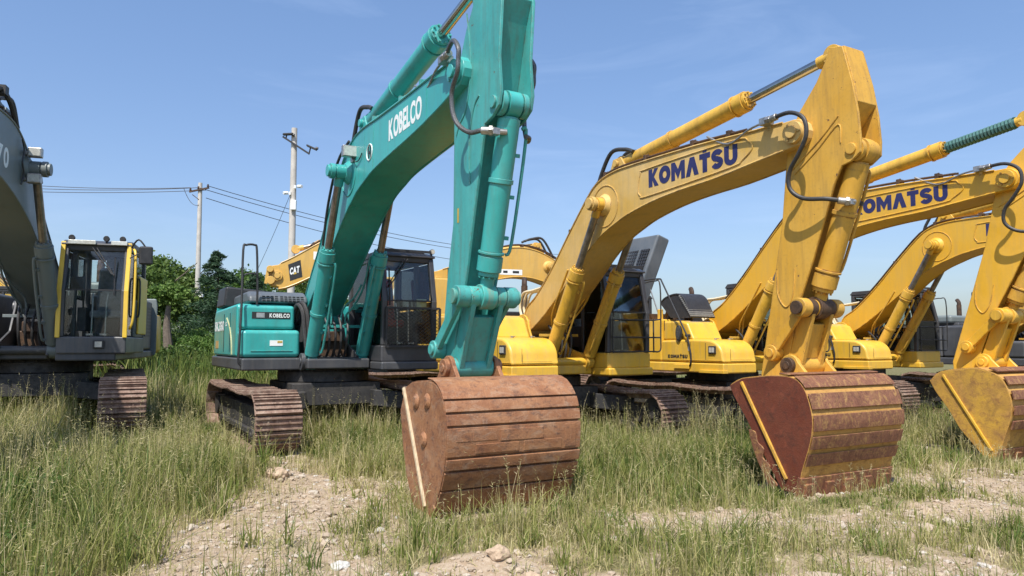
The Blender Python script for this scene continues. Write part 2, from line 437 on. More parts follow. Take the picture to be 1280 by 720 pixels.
def bucket(root, S, prof, shell, mats, z):
    """prof: side plate polygon; shell: outer path from top lip round the back to cutting lip"""
    side, back, strip, ear = mats
    hw = S['bhw']
    g = empty_part('bucket', root)
    for s in (-1, 1):
        p = MB(); p.prism(prof, s * hw, s * (hw - .035)); p.build('side_plate', side, g, .006)
    b = MB(); b.sheet(shell, -hw + .002, hw - .002, -.03 if True else 0); b.build('back_plate', back, g, ang=50)
    # raised wear strips across the back
    L = [0]; P = [Vector((x, 0, z_)) for x, z_ in shell]
    for i in range(len(P) - 1): L.append(L[-1] + (P[i + 1] - P[i]).length)
    def at(s):
        for i in range(len(P) - 1):
            if s <= L[i + 1] + 1e-9:
                t = (s - L[i]) / max(1e-9, L[i + 1] - L[i]); q = P[i].lerp(P[i + 1], t); d = (P[i + 1] - P[i]).normalized(); return q, d
        return P[-1], (P[-1] - P[-2]).normalized()
    for (s0, s1, th) in S['strips']:
        s0 *= L[-1]; s1 *= L[-1]; k = 4; path = []
        for i in range(k + 1):
            q, d = at(s0 + (s1 - s0) * i / k); n = Vector((d.z, 0, -d.x)) * S['nsgn']; path.append(q + n * (th + .002))
        m = MB(); m.sheet([(p.x, p.z) for p in path], -hw - .004, hw + .004, th * (S['tsgn']))
        m.build('wear_strip', strip, g, .006, ang=50)
    for (s0, s1, ya, yb, th) in S.get('patches', ()):
        path = []
        for i in range(4):
            q, d = at((s0 + (s1 - s0) * i / 3) * L[-1]); n = Vector((d.z, 0, -d.x)) * S['nsgn']; path.append(q + n * (th + .002))
        m = MB(); m.sheet([(p.x, p.z) for p in path], ya, yb, .012 * S['tsgn']); m.build('wear_patch', strip, g, .004, ang=50)
    # cutting edge, teeth
    lip = P[-1]; d = (P[-1] - P[-2]).normalized()
    m = MB(); m.obox(lip + d * .02, d * .125, Vector((0, hw + .015, 0)), Vector((d.z, 0, -d.x)) * .028); ce = m.build('cutting_edge', strip if S.get('edgestrip') else back, g, .006)
    n = Vector((d.z, 0, -d.x)) * S['nsgn']
    for k in range(5):
        y = -hw * .84 + k * hw * .42
        t = MB(); c = lip + d * .06 + Vector((0, y, 0))
        t.obox(c + n * .02, d * .10, Vector((0, .07, 0)), n * .035)
        t.add([c + d * .08 + a * Vector((0, .06, 0)) + b_ * n * .05 for a, b_ in ((-1, -1), (1, -1), (1, 1), (-1, 1))] + [c + d * .26 + Vector((0, -.03, 0)) - n * .02, c + d * .26 + Vector((0, .03, 0)) - n * .02],
              [(3, 2, 1, 0), (0, 1, 5, 4), (2, 3, 4, 5), (0, 4, 3), (1, 2, 5)])
        t.build('tooth', strip, g, .005)
        l = MB(); c2 = lip + d * .02 + Vector((0, y, 0)); l.obox(c2 + n * .035, d * .022, Vector((0, .035, 0)), n * .018); l.build('bolt_lug', ear if S.get('pale_lugs') else strip, g, .006)
    # raised rib along the side plate
    (ax, az), (bx, bz) = S['rib']
    for s in (-1, 1):
        r = MB(); r.bar((ax, s * (hw + .012), az), (bx, s * (hw + .012), bz), .035, .028, (0, 1, 0)); r.build('side_rib', S['ribmat'], g, .005)
    # ears carrying the pins
    tip = S['tip']; bk = S['bkt']
    for s in (-1, 1):
        e = MB(); pts = [(tip[0] - .25, z_top(shell, tip[0] - .25) - .03), (tip[0] - .12, tip[1] + .02)]
        for k in range(7):
            a = R(150 - k * 22); pts.append((bk[0] + .13 * math.cos(a), bk[1] + .13 * math.sin(a)))
        pts += [(bk[0] + .26, z_top(shell, bk[0] + .26) - .01), (bk[0] + .40, z_top(shell, bk[0] + .40) - .05)]
        e.prism(pts, s * .24, s * .29); e.build('pin_ear', S['earmat'], g, .01)
        c = MB(); c.cyl((bk[0], s * .28, bk[1]), (bk[0], s * .345, bk[1]), .095, n=24); c.cyl((bk[0], s * .34, bk[1]), (bk[0], s * .36, bk[1]), .05, n=16)
        c.build('pin_boss', S.get('bossmat', GREASE), g, .008)
    for q in S.get('sidebumps', ()):
        m = MB(); m.cyl((q[0], -hw, q[1]), (q[0], -hw - .03, q[1]), .085, .045, n=20); m.build('side_boss', side, g, .012)
    if 'sidepatch' in S:
        m = MB(); m.prism(S['sidepatch'], -hw - .002, -hw - .022); m.build('side_cutter', strip, g, .006)
    return g

def z_top(path, x):
    for (a, b), (c, d) in zip(path, path[1:]):
        if min(a, c) <= x <= max(a, c) and abs(c - a) > 1e-6: return b + (d - b) * (x - a) / (c - a)
    return path[0][1]

def empty_part(name, root):
    o = bpy.data.objects.new(name, None); COL.objects.link(o); o.parent = root; o.empty_display_size = .2; return o

def ring(mb, c, r, t, n=24):
    mb.tube([Vector((c[0] + r * math.cos(2 * math.pi * k / n), c[1], c[2] + r * math.sin(2 * math.pi * k / n))) for k in range(n + 1)], t, 6)

def make_boom(root, S, dz):
    w = S['bw']; hw = w / 2
    top = smooth2(shift(S['boom_top'], dz), 3); bot = smooth2(shift(S['boom_bot'], dz), 3)
    foot = (S['foot'][0], S['foot'][1] + dz); head = (S['head'][0], S['head'][1] + dz)
    hd = [(head[0] + S['hr'] * math.cos(R(a)), head[1] + S['hr'] * math.sin(R(a))) for a in (-100, -65, -30, 0, 30, 65, 95)]
    m = MB(); m.prism(top + hd[::-1] + bot[::-1], -hw, hw)
    # root knuckle
    m.cyl((foot[0], -hw - .05, foot[1]), (foot[0], hw + .05, foot[1]), .19, n=28)
    boom = m.build('boom', S['boommat'], root, .012, ang=28)
    # flange edges along top and bottom (plates standing slightly proud)
    f = MB(); off = .014
    f.tube([Vector((x, -hw - .004, z)) for x, z in top], off, 6); f.tube([Vector((x, -hw - .004, z)) for x, z in bot], off, 6)
    f.tube([Vector((x, hw + .004, z)) for x, z in top], off, 6); f.tube([Vector((x, hw + .004, z)) for x, z in bot], off, 6)
    f.build('weld_seam', S['boommat'], boom)
    # head boss + pins
    for s in (-1, 1):
        p = MB(); p.cyl((head[0], s * hw, head[1]), (head[0], s * (hw + .06), head[1]), .135, n=28); p.cyl((head[0], s * (hw + .055), head[1]), (head[0], s * (hw + .09), head[1]), .075, n=20)
        for k in (0, 2.1, 4.2): p.cyl((head[0] + .1 * math.cos(k), s * (hw + .058), head[1] + .1 * math.sin(k)), (head[0] + .1 * math.cos(k), s * (hw + .075), head[1] + .1 * math.sin(k)), .018, n=6)
        p.build('head_pin', S['boommat'], boom, .006)
    bp = (S['bp'][0], S['bp'][1] + dz)
    p = MB(); yo = hw + .30
    p.cyl((bp[0], -yo, bp[1]), (bp[0], yo, bp[1]), .085, n=24)
    for s in (-1, 1):
        p.cyl((bp[0], s * hw, bp[1]), (bp[0], s * (hw + .07), bp[1]), .19, .13, n=28)
        p.cyl((bp[0], s * (hw + .22), bp[1]), (bp[0], s * (hw + .29), bp[1]), .115, n=24); p.cyl((bp[0], s * (hw + .29), bp[1]), (bp[0], s * (hw + .33), bp[1]), .09, n=24)
    p.build('lift_pin', S['boommat'], boom, .006)
    # hard lines along the back of the boom
    def top_at(x):
        for (a, b), (c, d) in zip(top, top[1:]):
            if a <= x <= c and c > a: return b + (d - b) * (x - a) / (c - a)
        return top[-1][1]
    xs = [top[2][0] + .1 + i * (head[0] - .75 - top[2][0] - .1) / 16 for i in range(17)]
    for k, y in enumerate((-hw + .07, -hw + .15, hw - .15, hw - .07)):
        h = MB(); pts = [Vector((x - .05, y, top_at(x) + .065 + .012 * k)) for x in xs if x > foot[0] + .25]
        h.tube(smooth(pts, 2), .019, 8); h.build('hydraulic_line', S.get('linemat', GREASE), boom)
    for i in (4, 7, 10, 13, 15):
        for ya in (-hw + .03, hw - .19):
            x = xs[i]; cl = MB(); cl.box((x - .04, ya, top_at(x) - .02), (x + .02, ya + .16, top_at(x) + .11)); cl.cyl((x - .01, ya + .08, top_at(x) + .1), (x - .01, ya + .08, top_at(x) + .13), .016, n=6)
            cl.build('line_clamp', S.get('linemat', GREASE), boom, .006)
    # arm cylinder on top of the boom
    af = (S['acf'][0], S['acf'][1] + dz); at = (S['act'][0], S['act'][1] + dz)
    br = MB()
    for s in (-1, 1):
        br.prism([(af[0] - .28, top_at(af[0] - .28) - .05), (af[0] - .1, af[1] + .09), (af[0] + .1, af[1] + .1), (af[0] + .32, top_at(af[0] + .32) - .05)], s * .10, s * .15)
    br.cyl((af[0], -.2, af[1]), (af[0], .2, af[1]), .06, n=16)
    br.build('cylinder_bracket', S['boommat'], boom, .01)
    rods(root, S, 0, af, at, S['acs'], S.get('acr', .125), .062, S['cylmat'], 'arm_cylinder', S.get('acrod', CHROME), S.get('wrap'))
    # looping hoses at the middle of the boom, joining the lines
    for k, y in enumerate((-.16, .16)):
        h = MB(); x = af[0]
        h.tube(smooth([(x - .50, y, top_at(x - .50) + .05), (x - .42, y, top_at(x - .42) + .22), (x - .15, y * .9, af[1] + .22), (x + .2, y * .85, af[1] + .2), (x + .4, y * .8, af[1] + .12)], 6), .034, 10)
        h.build('boom_hose', RUBBER, boom)
    # reinforcing outline round the mid boom
    if S.get('outline'):
        o = MB(); cx = [(x, z + dz) for x, z in S['outline']]
        o.tube(smooth([(x, -hw - .003, z) for x, z in cx], 5), .011, 6); o.build('reinforcing_outline', S['boommat'], boom)
    # reinforcing disc round the lift pin
    o = MB(); ring(o, (bp[0] + .02, -hw - .002, bp[1] - .02), .34, .010, 30); o.build('pin_outline', S['boommat'], boom)
    # fittings & big loop hose at the head (right side)
    if S.get('hose'):
        h = MB(); h.tube(smooth([(x, y, z + dz) for x, y, z in S['hose']], 6), .026, 10); h.build('arm_hose', S.get('hosemat', RUBBER), boom)
        h0 = S['hose'][0]; b = MB(); b.box((h0[0] - .16, h0[1] - .02, h0[2] + dz - .04), (h0[0] - .04, h0[1] + .12, h0[2] + dz + .05)); b.cyl((h0[0] - .06, h0[1], h0[2] + dz), (h0[0] + .02, h0[1], h0[2] + dz), .05, n=6); b.tube(smooth([(h0[0] - .14, h0[1] + .03, h0[2] + dz), (h0[0] - .4, h0[1] + .06, h0[2] + dz - .02), (h0[0] - .8, h0[1] + .12, h0[2] + dz - .10), (h0[0] - 1.2, h0[1] + .14, top_at(h0[0] - 1.2) + .09)], 4), .016); b.cyl((h0[0], h0[1], h0[2] + dz), (h0[0] + .1, h0[1], h0[2] + dz + .01), .045, n=8)
        b.bar((h0[0] - .1, h0[1] + .08, h0[2] + dz), (h0[0] - .14, -hw + .05, top_at(h0[0] - .2) - .05), .05, .05); b.build('hose_fitting', STEEL, boom, .008)
        e0 = Vector(S['hose'][-1]); e1 = Vector(S['hose'][-2]); e0 = Vector((e0.x, e0.y, e0.z + dz)); e1 = Vector((e1.x, e1.y, e1.z + dz)); dd = (e0 - e1).normalized()
        b = MB(); b.cyl(e0 - dd * .10, e0 + dd * .03, .042, n=12); b.cyl(e0 - dd * .02, e0 + dd * .02, .056, n=6); b.cyl(e0, Vector((e0.x + .04, -.06, e0.z)), .03, n=10); b.box((e0.x - .03, e0.y + .0, e0.z - .04), (e0.x + .05, e0.y + .08, e0.z + .03)); b.build('hose_fitting', STEEL, boom, .006)
        h = MB(); h.tube(smooth([(x, -y - .03, z + dz) for x, y, z in S['hose']], 6), .026, 10); h.build('arm_hose', S.get('hosemat', RUBBER), boom)
    return boom, top_at

def make_arm(root, S, dz):
    hw = .20; head = (S['head'][0], S['head'][1] + dz)
    arm_poly = shift(S['arm'], dz)
    front = S['arm_inner']   # inner face polygon (slightly smaller) for the recess between the side plates
    m = MB(); m.prism(arm_poly, -hw, -hw + .035); m.prism(arm_poly, hw - .035, hw); m.prism(shift(front, dz), -hw + .03, hw - .03)
    m.cyl((head[0], -.27, head[1]), (head[0], .27, head[1]), .16, n=28)
    arm = m.build('arm', S['armmat'], root, .008, ang=30)
    # cylinder lug boss
    e = (S['eye'][0], S['eye'][1] + dz)
    for s in (-1, 1):
        p = MB(); p.cyl((e[0], s * .095, e[1]), (e[0], s * .155, e[1]), .13, n=24); p.cyl((e[0], s * .15, e[1]), (e[0], s * .225, e[1]), .065, n=20); p.build('lug_boss', S['armmat'], arm, .006)
    # weld outline on the side
    if S.get('arm_outline'):
        for line in S['arm_outline']:
            o = MB(); o.tube(smooth([(x, -hw - .002, z + dz) for x, z in line], 5), .010, 6); o.build('weld_outline', S['armmat'], arm)
    idl = (S['idl'][0], S['idl'][1] + dz); rod = (S['rod'][0], S['rod'][1] + dz); bk = (S['bkt'][0], S['bkt'][1] + dz)
    # bucket cylinder
    f = S['bcs']
    rods(root, S, 0, e, rod, f, S.get('bcr', .125), .06, S['cylmat2'], 'bucket_cylinder', RUSTROD, pipe=(.03, .17, .02))
    # idler links, both sides
    for s in (-1, 1):
        k = MB(); k.bar((idl[0], s * .30, idl[1]), (rod[0], s * .30, rod[1]), .05, .13, (0, 1, 0)) if False else k.obox(((idl[0] + rod[0]) / 2, s * .29, (idl[1] + rod[1]) / 2), Vector((rod[0] - idl[0], 0, rod[1] - idl[1])) / 2, (0, .028, 0), Vector((-(rod[1] - idl[1]), 0, rod[0] - idl[0])).normalized() * .062)
        k.cyl((idl[0], s * .20, idl[1]), (idl[0], s * .34, idl[1]), .10, n=24); k.cyl((idl[0], s * .33, idl[1]), (idl[0], s * .365, idl[1]), .06, n=16)
        k.cyl((rod[0], s * .22, rod[1]), (rod[0], s * .36, rod[1]), .115, n=24)
        k.build('idler_link', S['linkmat'], root, .01)
    h = MB()
    h.cyl((rod[0], -.22, rod[1]), (rod[0], .22, rod[1]), .105, n=24)
    h.cyl((bk[0], -.235, bk[1]), (bk[0], .235, bk[1]), .105, n=24)
    d = Vector((bk[0] - rod[0], 0, bk[1] - rod[1])); nn = Vector((-d.z, 0, d.x)).normalized()
    for s in (-1, 1):
        h.obox(Vector((rod[0], s * .165, rod[1])) + d / 2, d / 2, (0, .03, 0), nn * .10)
    h.obox(Vector((rod[0], 0, rod[1])) + d * .60 + nn * .0, d * .34, (0, .15, 0), nn * .045)
    h.build('bucket_link', S['armmat2'], root, .01)
    g = MB(); g.cyl((rod[0], -.085, rod[1]), (rod[0], .085, rod[1]), .135, n=24); g.cyl((rod[0], -.21, rod[1]), (rod[0], -.11, rod[1]), .112, n=24); g.cyl((rod[0], .11, rod[1]), (rod[0], .21, rod[1]), .112, n=24); g.build('pin_sleeve', S['pinmat'], root, .008)
    g = MB(); g.cyl((rod[0], -.385, rod[1]), (rod[0], .385, rod[1]), .075, n=20); g.cyl((rod[0], -.40, rod[1]), (rod[0], -.37, rod[1]), .082, n=20); g.cyl((rod[0], .37, rod[1]), (rod[0], .40, rod[1]), .082, n=20)
    g.build('link_pin', S['pinmat'], root, .006)
    return arm

def cab(root, S):
    """operator's cab at the left front; window glass, seat, levers"""
    C = MB(); x0, x1, y0, y1 = S.get('cabx', (-.35, 1.48)) + (.54, 1.52)
    zb, zt = S.get('cabz', (1.26, 3.12)); fm = S['cabmat']; g = empty_part('cab', root)
    xt = x1 - .17   # windscreen leans back
    zs = zb + .28
    b = MB()
    def post(p, q, w=.09, h=.09): b.bar(p, q, w, h, (0, 1, 0))
    for y in (y0 + .045, y1 - .045):
        post((x1 - .04, y, zs), (x1 - .02, y, zs + .75)); post((x1 - .02, y, zs + .72), (xt - .02, y, zt - .10))
        post((x0 + .05, y, zb + .02), (x0 + .05, y, zt - .1), .10, .10)
        post((x0 + .98, y, zs), (x0 + .98, y, zt - .1), .08, .08)
        b.box((x0, y - .045, zt - .16), (xt, y + .045, zt - .07))
    b.box((xt - .06, y0, zt - .17), (xt + .02, y1, zt - .06)); b.box((x0, y0, zt - .16), (x0 + .08, y1, zt - .07))
    frm = b.build('cab_frame', fm, g, .018)
    b = MB(); b.box((x0 - .01, y0 - .01, zb), (x1 + .012, y1 + .01, zs)); b.build('lower_panel', S.get('cablow', fm), g, .03)
    b = MB(); b.prism([(x0 - .02, zt - .075), (x0 + .05, zt), (xt - .1, zt + .01), (xt + .07, zt - .055), (xt + .07, zt - .085), (x0 - .02, zt - .10)], y0 - .015, y1 + .015); b.build('roof', S.get('roofmat', fm), g, .02)
    # door panel low left, right side low panel
    b = MB(); b.box((x0 + .1, y1 - .035, zs), (x0 + .94, y1 - .002, zs + .62)); b.build('door', S.get('doormat', fm), g, .012)
    h = MB(); h.tube(smooth([(x0 + .9, y1 + .01, zs + .35), (x0 + .9, y1 + .05, zs + .4), (x0 + .9, y1 + .05, zs + .95), (x0 + .9, y1 + .01, zs + 1.0)], 3), .014); h.build('grab_handle', S.get('railmat', BLACK), g)
    # windscreen (follows the two lean segments)
    gm = S.get('glass', GLASS)
    w = MB(); w.obox((x1 - .03, (y0 + y1) / 2, zs + .37), (.004, 0, 0), (0, (y1 - y0) / 2 - .07, 0), (.0, 0, .36)); w.build('lower_windscreen', gm, g)
    w = MB(); a = Vector((x1 - .02, 0, zs + .75)); c = Vector((xt - .01, 0, zt - .16)); mid = (a + c) / 2 + Vector((0, (y0 + y1) / 2, 0))
    w.obox(mid, (.004, 0, .001), (0, (y1 - y0) / 2 - .07, 0), (c - a) / 2); w.build('windscreen', gm, g)
    w = MB(); w.bar((x1 + .0, y0 + .05, zs + .745), (x1 + .0, y1 - .05, zs + .745), .02, .025); w.build('windscreen_rail', BLACK, g)
    for y, nm in ((y0 + .03, 'side_window'), (y1 - .03, 'door_window')):
        w = MB(); w.box((x0 + 1.02, y - .003, zs + .02), (x1 - .09, y + .003, zs + .74)); w.box((x0 + 1.02, y - .003, zs + .75), (xt - .06, y + .003, zt - .17)); w.box((x0 + .11, y - .003, zs + .64), (x0 + .94, y + .003, zt - .17)); w.build(nm, gm, g)
    w = MB(); w.box((x0 + .02, y0 + .1, zs + .6), (x0 + .028, y1 - .1, zt - .18)); w.build('rear_window', gm, g)
    w = MB(); w.box((x0 + .012, y0 + .06, zs), (x0 + .05, y1 - .06, zs + .6)); w.build('rear_panel', BLACK, g)
    # seat
    cx = x0 + .62; cy = (y0 + y1) / 2 + .02
    s = MB(); s.box((cx - .28, cy - .26, zs + .32), (cx + .26, cy + .26, zs + .46)); s.build('seat', S.get('seatmat', SEAT), g, .05, seg=3)
    s = MB(); s.obox((cx - .3, cy, zs + .84), (.07, 0, -.012), (0, .24, 0), (-.09, 0, .40)); s.build('seat_back', S.get('seatmat', SEAT), g, .05, seg=3)
    s = MB(); s.obox((cx - .40, cy, zs + 1.32), (.05, 0, 0), (0, .14, 0), (-.01, 0, .09)); s.build('head_rest', S.get('seatmat', SEAT), g, .03)
    s = MB()
    for d in (-1, 1):
        s.box((cx - .3, cy + d * .29, zs + .1), (cx + .3, cy + d * .42, zs + .5)); s.tube([(cx + .22, cy + d * .35, zs + .5), (cx + .27, cy + d * .35, zs + .72)], .016); s.cyl((cx + .265, cy + d * .35, zs + .68), (cx + .28, cy + d * .35, zs + .80), .028, n=10)
    s.box((cx - .2, cy - .2, zs), (cx + .15, cy + .2, zs + .32))
    s.build('console', BLACK, g, .02)
    s = MB()
    for d in (-.10, .10):
        s.tube([(x1 - .35, cy + d, zs), (x1 - .37, cy + d, zs + .55), (x1 - .42, cy + d * 1.1, zs + .72)], .012); s.box((x1 - .42, cy + d - .05, zs + .02), (x1 - .22, cy + d + .05, zs + .05))
    s.build('travel_lever', S.get('levermat', STEEL), g)
    s = MB(); s.box((x1 - .35, y0 + .1, zs + .78), (x1 - .30, y0 + .3, zs + .98)); s.build('monitor', BLACK, g, .01)
    # wiper
    s = MB(); yw = y0 + .78 if S.get('wiper') == 'v' else y0 + .12
    s.tube([(xt + .06, (y0 + y1) / 2, zt - .12), (x1 + .03, yw, zs + .98)], .010); s.tube([(xt + .065, (y0 + y1) / 2 - .06, zt - .12), (x1 + .03, yw - .03, zs + 1.0)], .008)
    s.bar((x1 - .02, yw, zs + 1.28), (x1 + .02, yw + .01, zs + .66), .018, .02); s.build('wiper', BLACK, g)
    if S.get('accent'):   # coloured front pillars
        for y in (y0 - .018, y1 + .018):
            p = MB(); p.bar((x1 + .022, y + (.03 if y < 1 else -.03), zs - .02), (x1 + .025, y + (.03 if y < 1 else -.03), zs + .75), .035, .068, (0, 1, 0))
            p.bar((x1 + .025, y + (.03 if y < 1 else -.03), zs + .74), (xt + .035, y + (.03 if y < 1 else -.03), zt - .03), .035, .068, (0, 1, 0))
            po = p.build('pillar_trim', S['accent'], g, .01)
        p = MB(); p.tube(smooth([(x1 - .12, y1 + .05, zt - .12), (x1 - .02, y1 + .10, zt - .3), (x1 + .0, y1 + .10, zs + .35), (x1 - .05, y1 + .04, zs + .12)], 5), .020); p.build('grab_rail', S['accent'], g)
        b = MB(); b.box((x0 - .02, y1 + .0, zs + .05), (x0 + .8, y1 + .035, zt - .5)); b.build('door_skin', S['accent'], g, .02)
    if S.get('lamps'):
        for y in (y0 + .12, y0 + .62, y1 - .12) if S['lamps'] == 3 else (y0 + .02, y1 - .03):
            l = MB(); l.cyl((xt - .02, y, zt + .035), (xt + .05, y, zt + .035), .042, .048, n=16); l.cyl((xt - .0, y, zt - .03), (xt, y, zt + .01), .015, n=8); lo = l.build('cab_lamp', BLACK, g, .006)
            l = MB(); l.cyl((xt + .051, y, zt + .035), (xt + .058, y, zt + .035), .040, n=16); l.build('lens', BLACK if S.get('lightbar') else LENS, lo)
    if S.get('lightbar'):
        for a, b2 in ((y0 + .08, y0 + .48), (y1 - .28, y1 - .04)):
            l = MB(); l.box((xt + .055, a, zt - .075), (xt + .10, b2, zt - .005)); l.build('roof_lamp', LENS, g, .01)
        # number plate square lamp on the lower panel
        l = MB(); l.box((x1 + .01, y0 + .52, zb + .09), (x1 + .05, y0 + .68, zb + .22)); lo = l.build('front_lamp', BLACK, g, .008); l = MB(); l.box((x1 + .051, y0 + .55, zb + .11), (x1 + .055, y0 + .65, zb + .2)); l.build('lens', LENS, lo)
    if S.get('roofguard'):
        l = MB()
        for k in range(12):
            y = y0 + .1 + k * (y1 - y0 - .2) / 11; l.bar((xt - .25, y, zt + .05), (xt + .06, y, zt + .02), .018, .03)
        l.bar((xt + .06, y0 + .06, zt + .02), (xt + .06, y1 - .06, zt + .02), .025, .045); l.bar((xt - .25, y0 + .06, zt + .05), (xt - .25, y1 - .06, zt + .05), .025, .045); l.build('roof_guard', BLACK, g)
    if S.get('grille') == 'mesh':
        f = MB(); X = x1 + .05; za, zc_ = zs - .02, zs + .62
        for p, q in (((X, y0 + .06, za), (X, y1 + .04, za)), ((X, y0 + .06, zc_), (X, y1 + .04, zc_)), ((X, y0 + .06, za), (X, y0 + .06, zc_)), ((X, y1 + .04, za), (X, y1 + .04, zc_))): f.bar(p, q, .035, .035, (1, 0, 0))
        ya, yb = y0 + .06, y1 + .04; W = yb - ya; H = zc_ - za; st = .085
        k = -H / .7
        while k < W:
            # two families of diagonals, clipped to the frame
            for sg in (1, -1):
                a0 = max(k, 0); a1 = min(k + H / .7, W)
                if a1 > a0:
                    zz0 = (a0 - k) * .7; zz1 = (a1 - k) * .7
                    if sg < 0: zz0, zz1 = H - zz0, H - zz1
                    f.bar((X + .004 * sg, ya + a0, za + zz0), (X + .004 * sg, ya + a1, za + zz1), .006, .010, (1, 0, 0))
            k += st
        f.build('mesh_guard', BLACK, g)
    if S.get('grille') == 'bars':
        f = MB(); X = x1 + .06
        for z in (zs + .02, zs + .28, zs + .60): f.tube([(X, y0 + .08, z), (X, y1 + .05, z)], .014)
        for y in (y0 + .08, y1 + .05): f.tube([(X, y, zs), (X, y, zs + .62)], .014)
        f.tube(smooth([(X, y1 + .05, zs + .02), (X + .03, y1 + .18, zs + .04), (X + .03, y1 + .2, zs + .3), (X + .03, y1 + .2, zs + 1.25), (X - .1, y1 + .18, zs + 1.35), (X - .25, y1 + .05, zs + 1.32)], 5), .014)
        f.tube([(X, y1 + .05, zs + .60), (X + .03, y1 + .2, zs + .62)], .014); f.tube([(X, y1 + .05, zs + .28), (X + .03, y1 + .2, zs + .28)], .014)
        f.build('step_rail', BLACK, g)
    if S.get('mirror'):
        l = MB(); my = y1 + .26; mz = zt - .24; l.obox((x1 + .05, my, mz), (.035, .01, 0), (-.02, .10, 0), (0, 0, .15)); l.build('cab_mirror', BLACK, g, .03)
        l = MB(); l.tube(smooth([(x1 - .1, y1 + .02, zt - .1), (x1 + .02, y1 + .14, zt + .02), (x1 + .04, my, mz + .12)], 4), .014); l.tube([(x1 + .04, my, mz + .1), (x1 + .03, y1 + .02, mz - .05)], .010); l.build('mirror_arm', BLACK, g)
    if S.get('paper'):
        l = MB(); l.box((x1 - .043, cy + .12, zs + .58), (x1 - .040, cy + .30, zs + .78)); l.build('paper_notice', plain('notice_paper', (.45, .46, .25), .8), g)
    return g

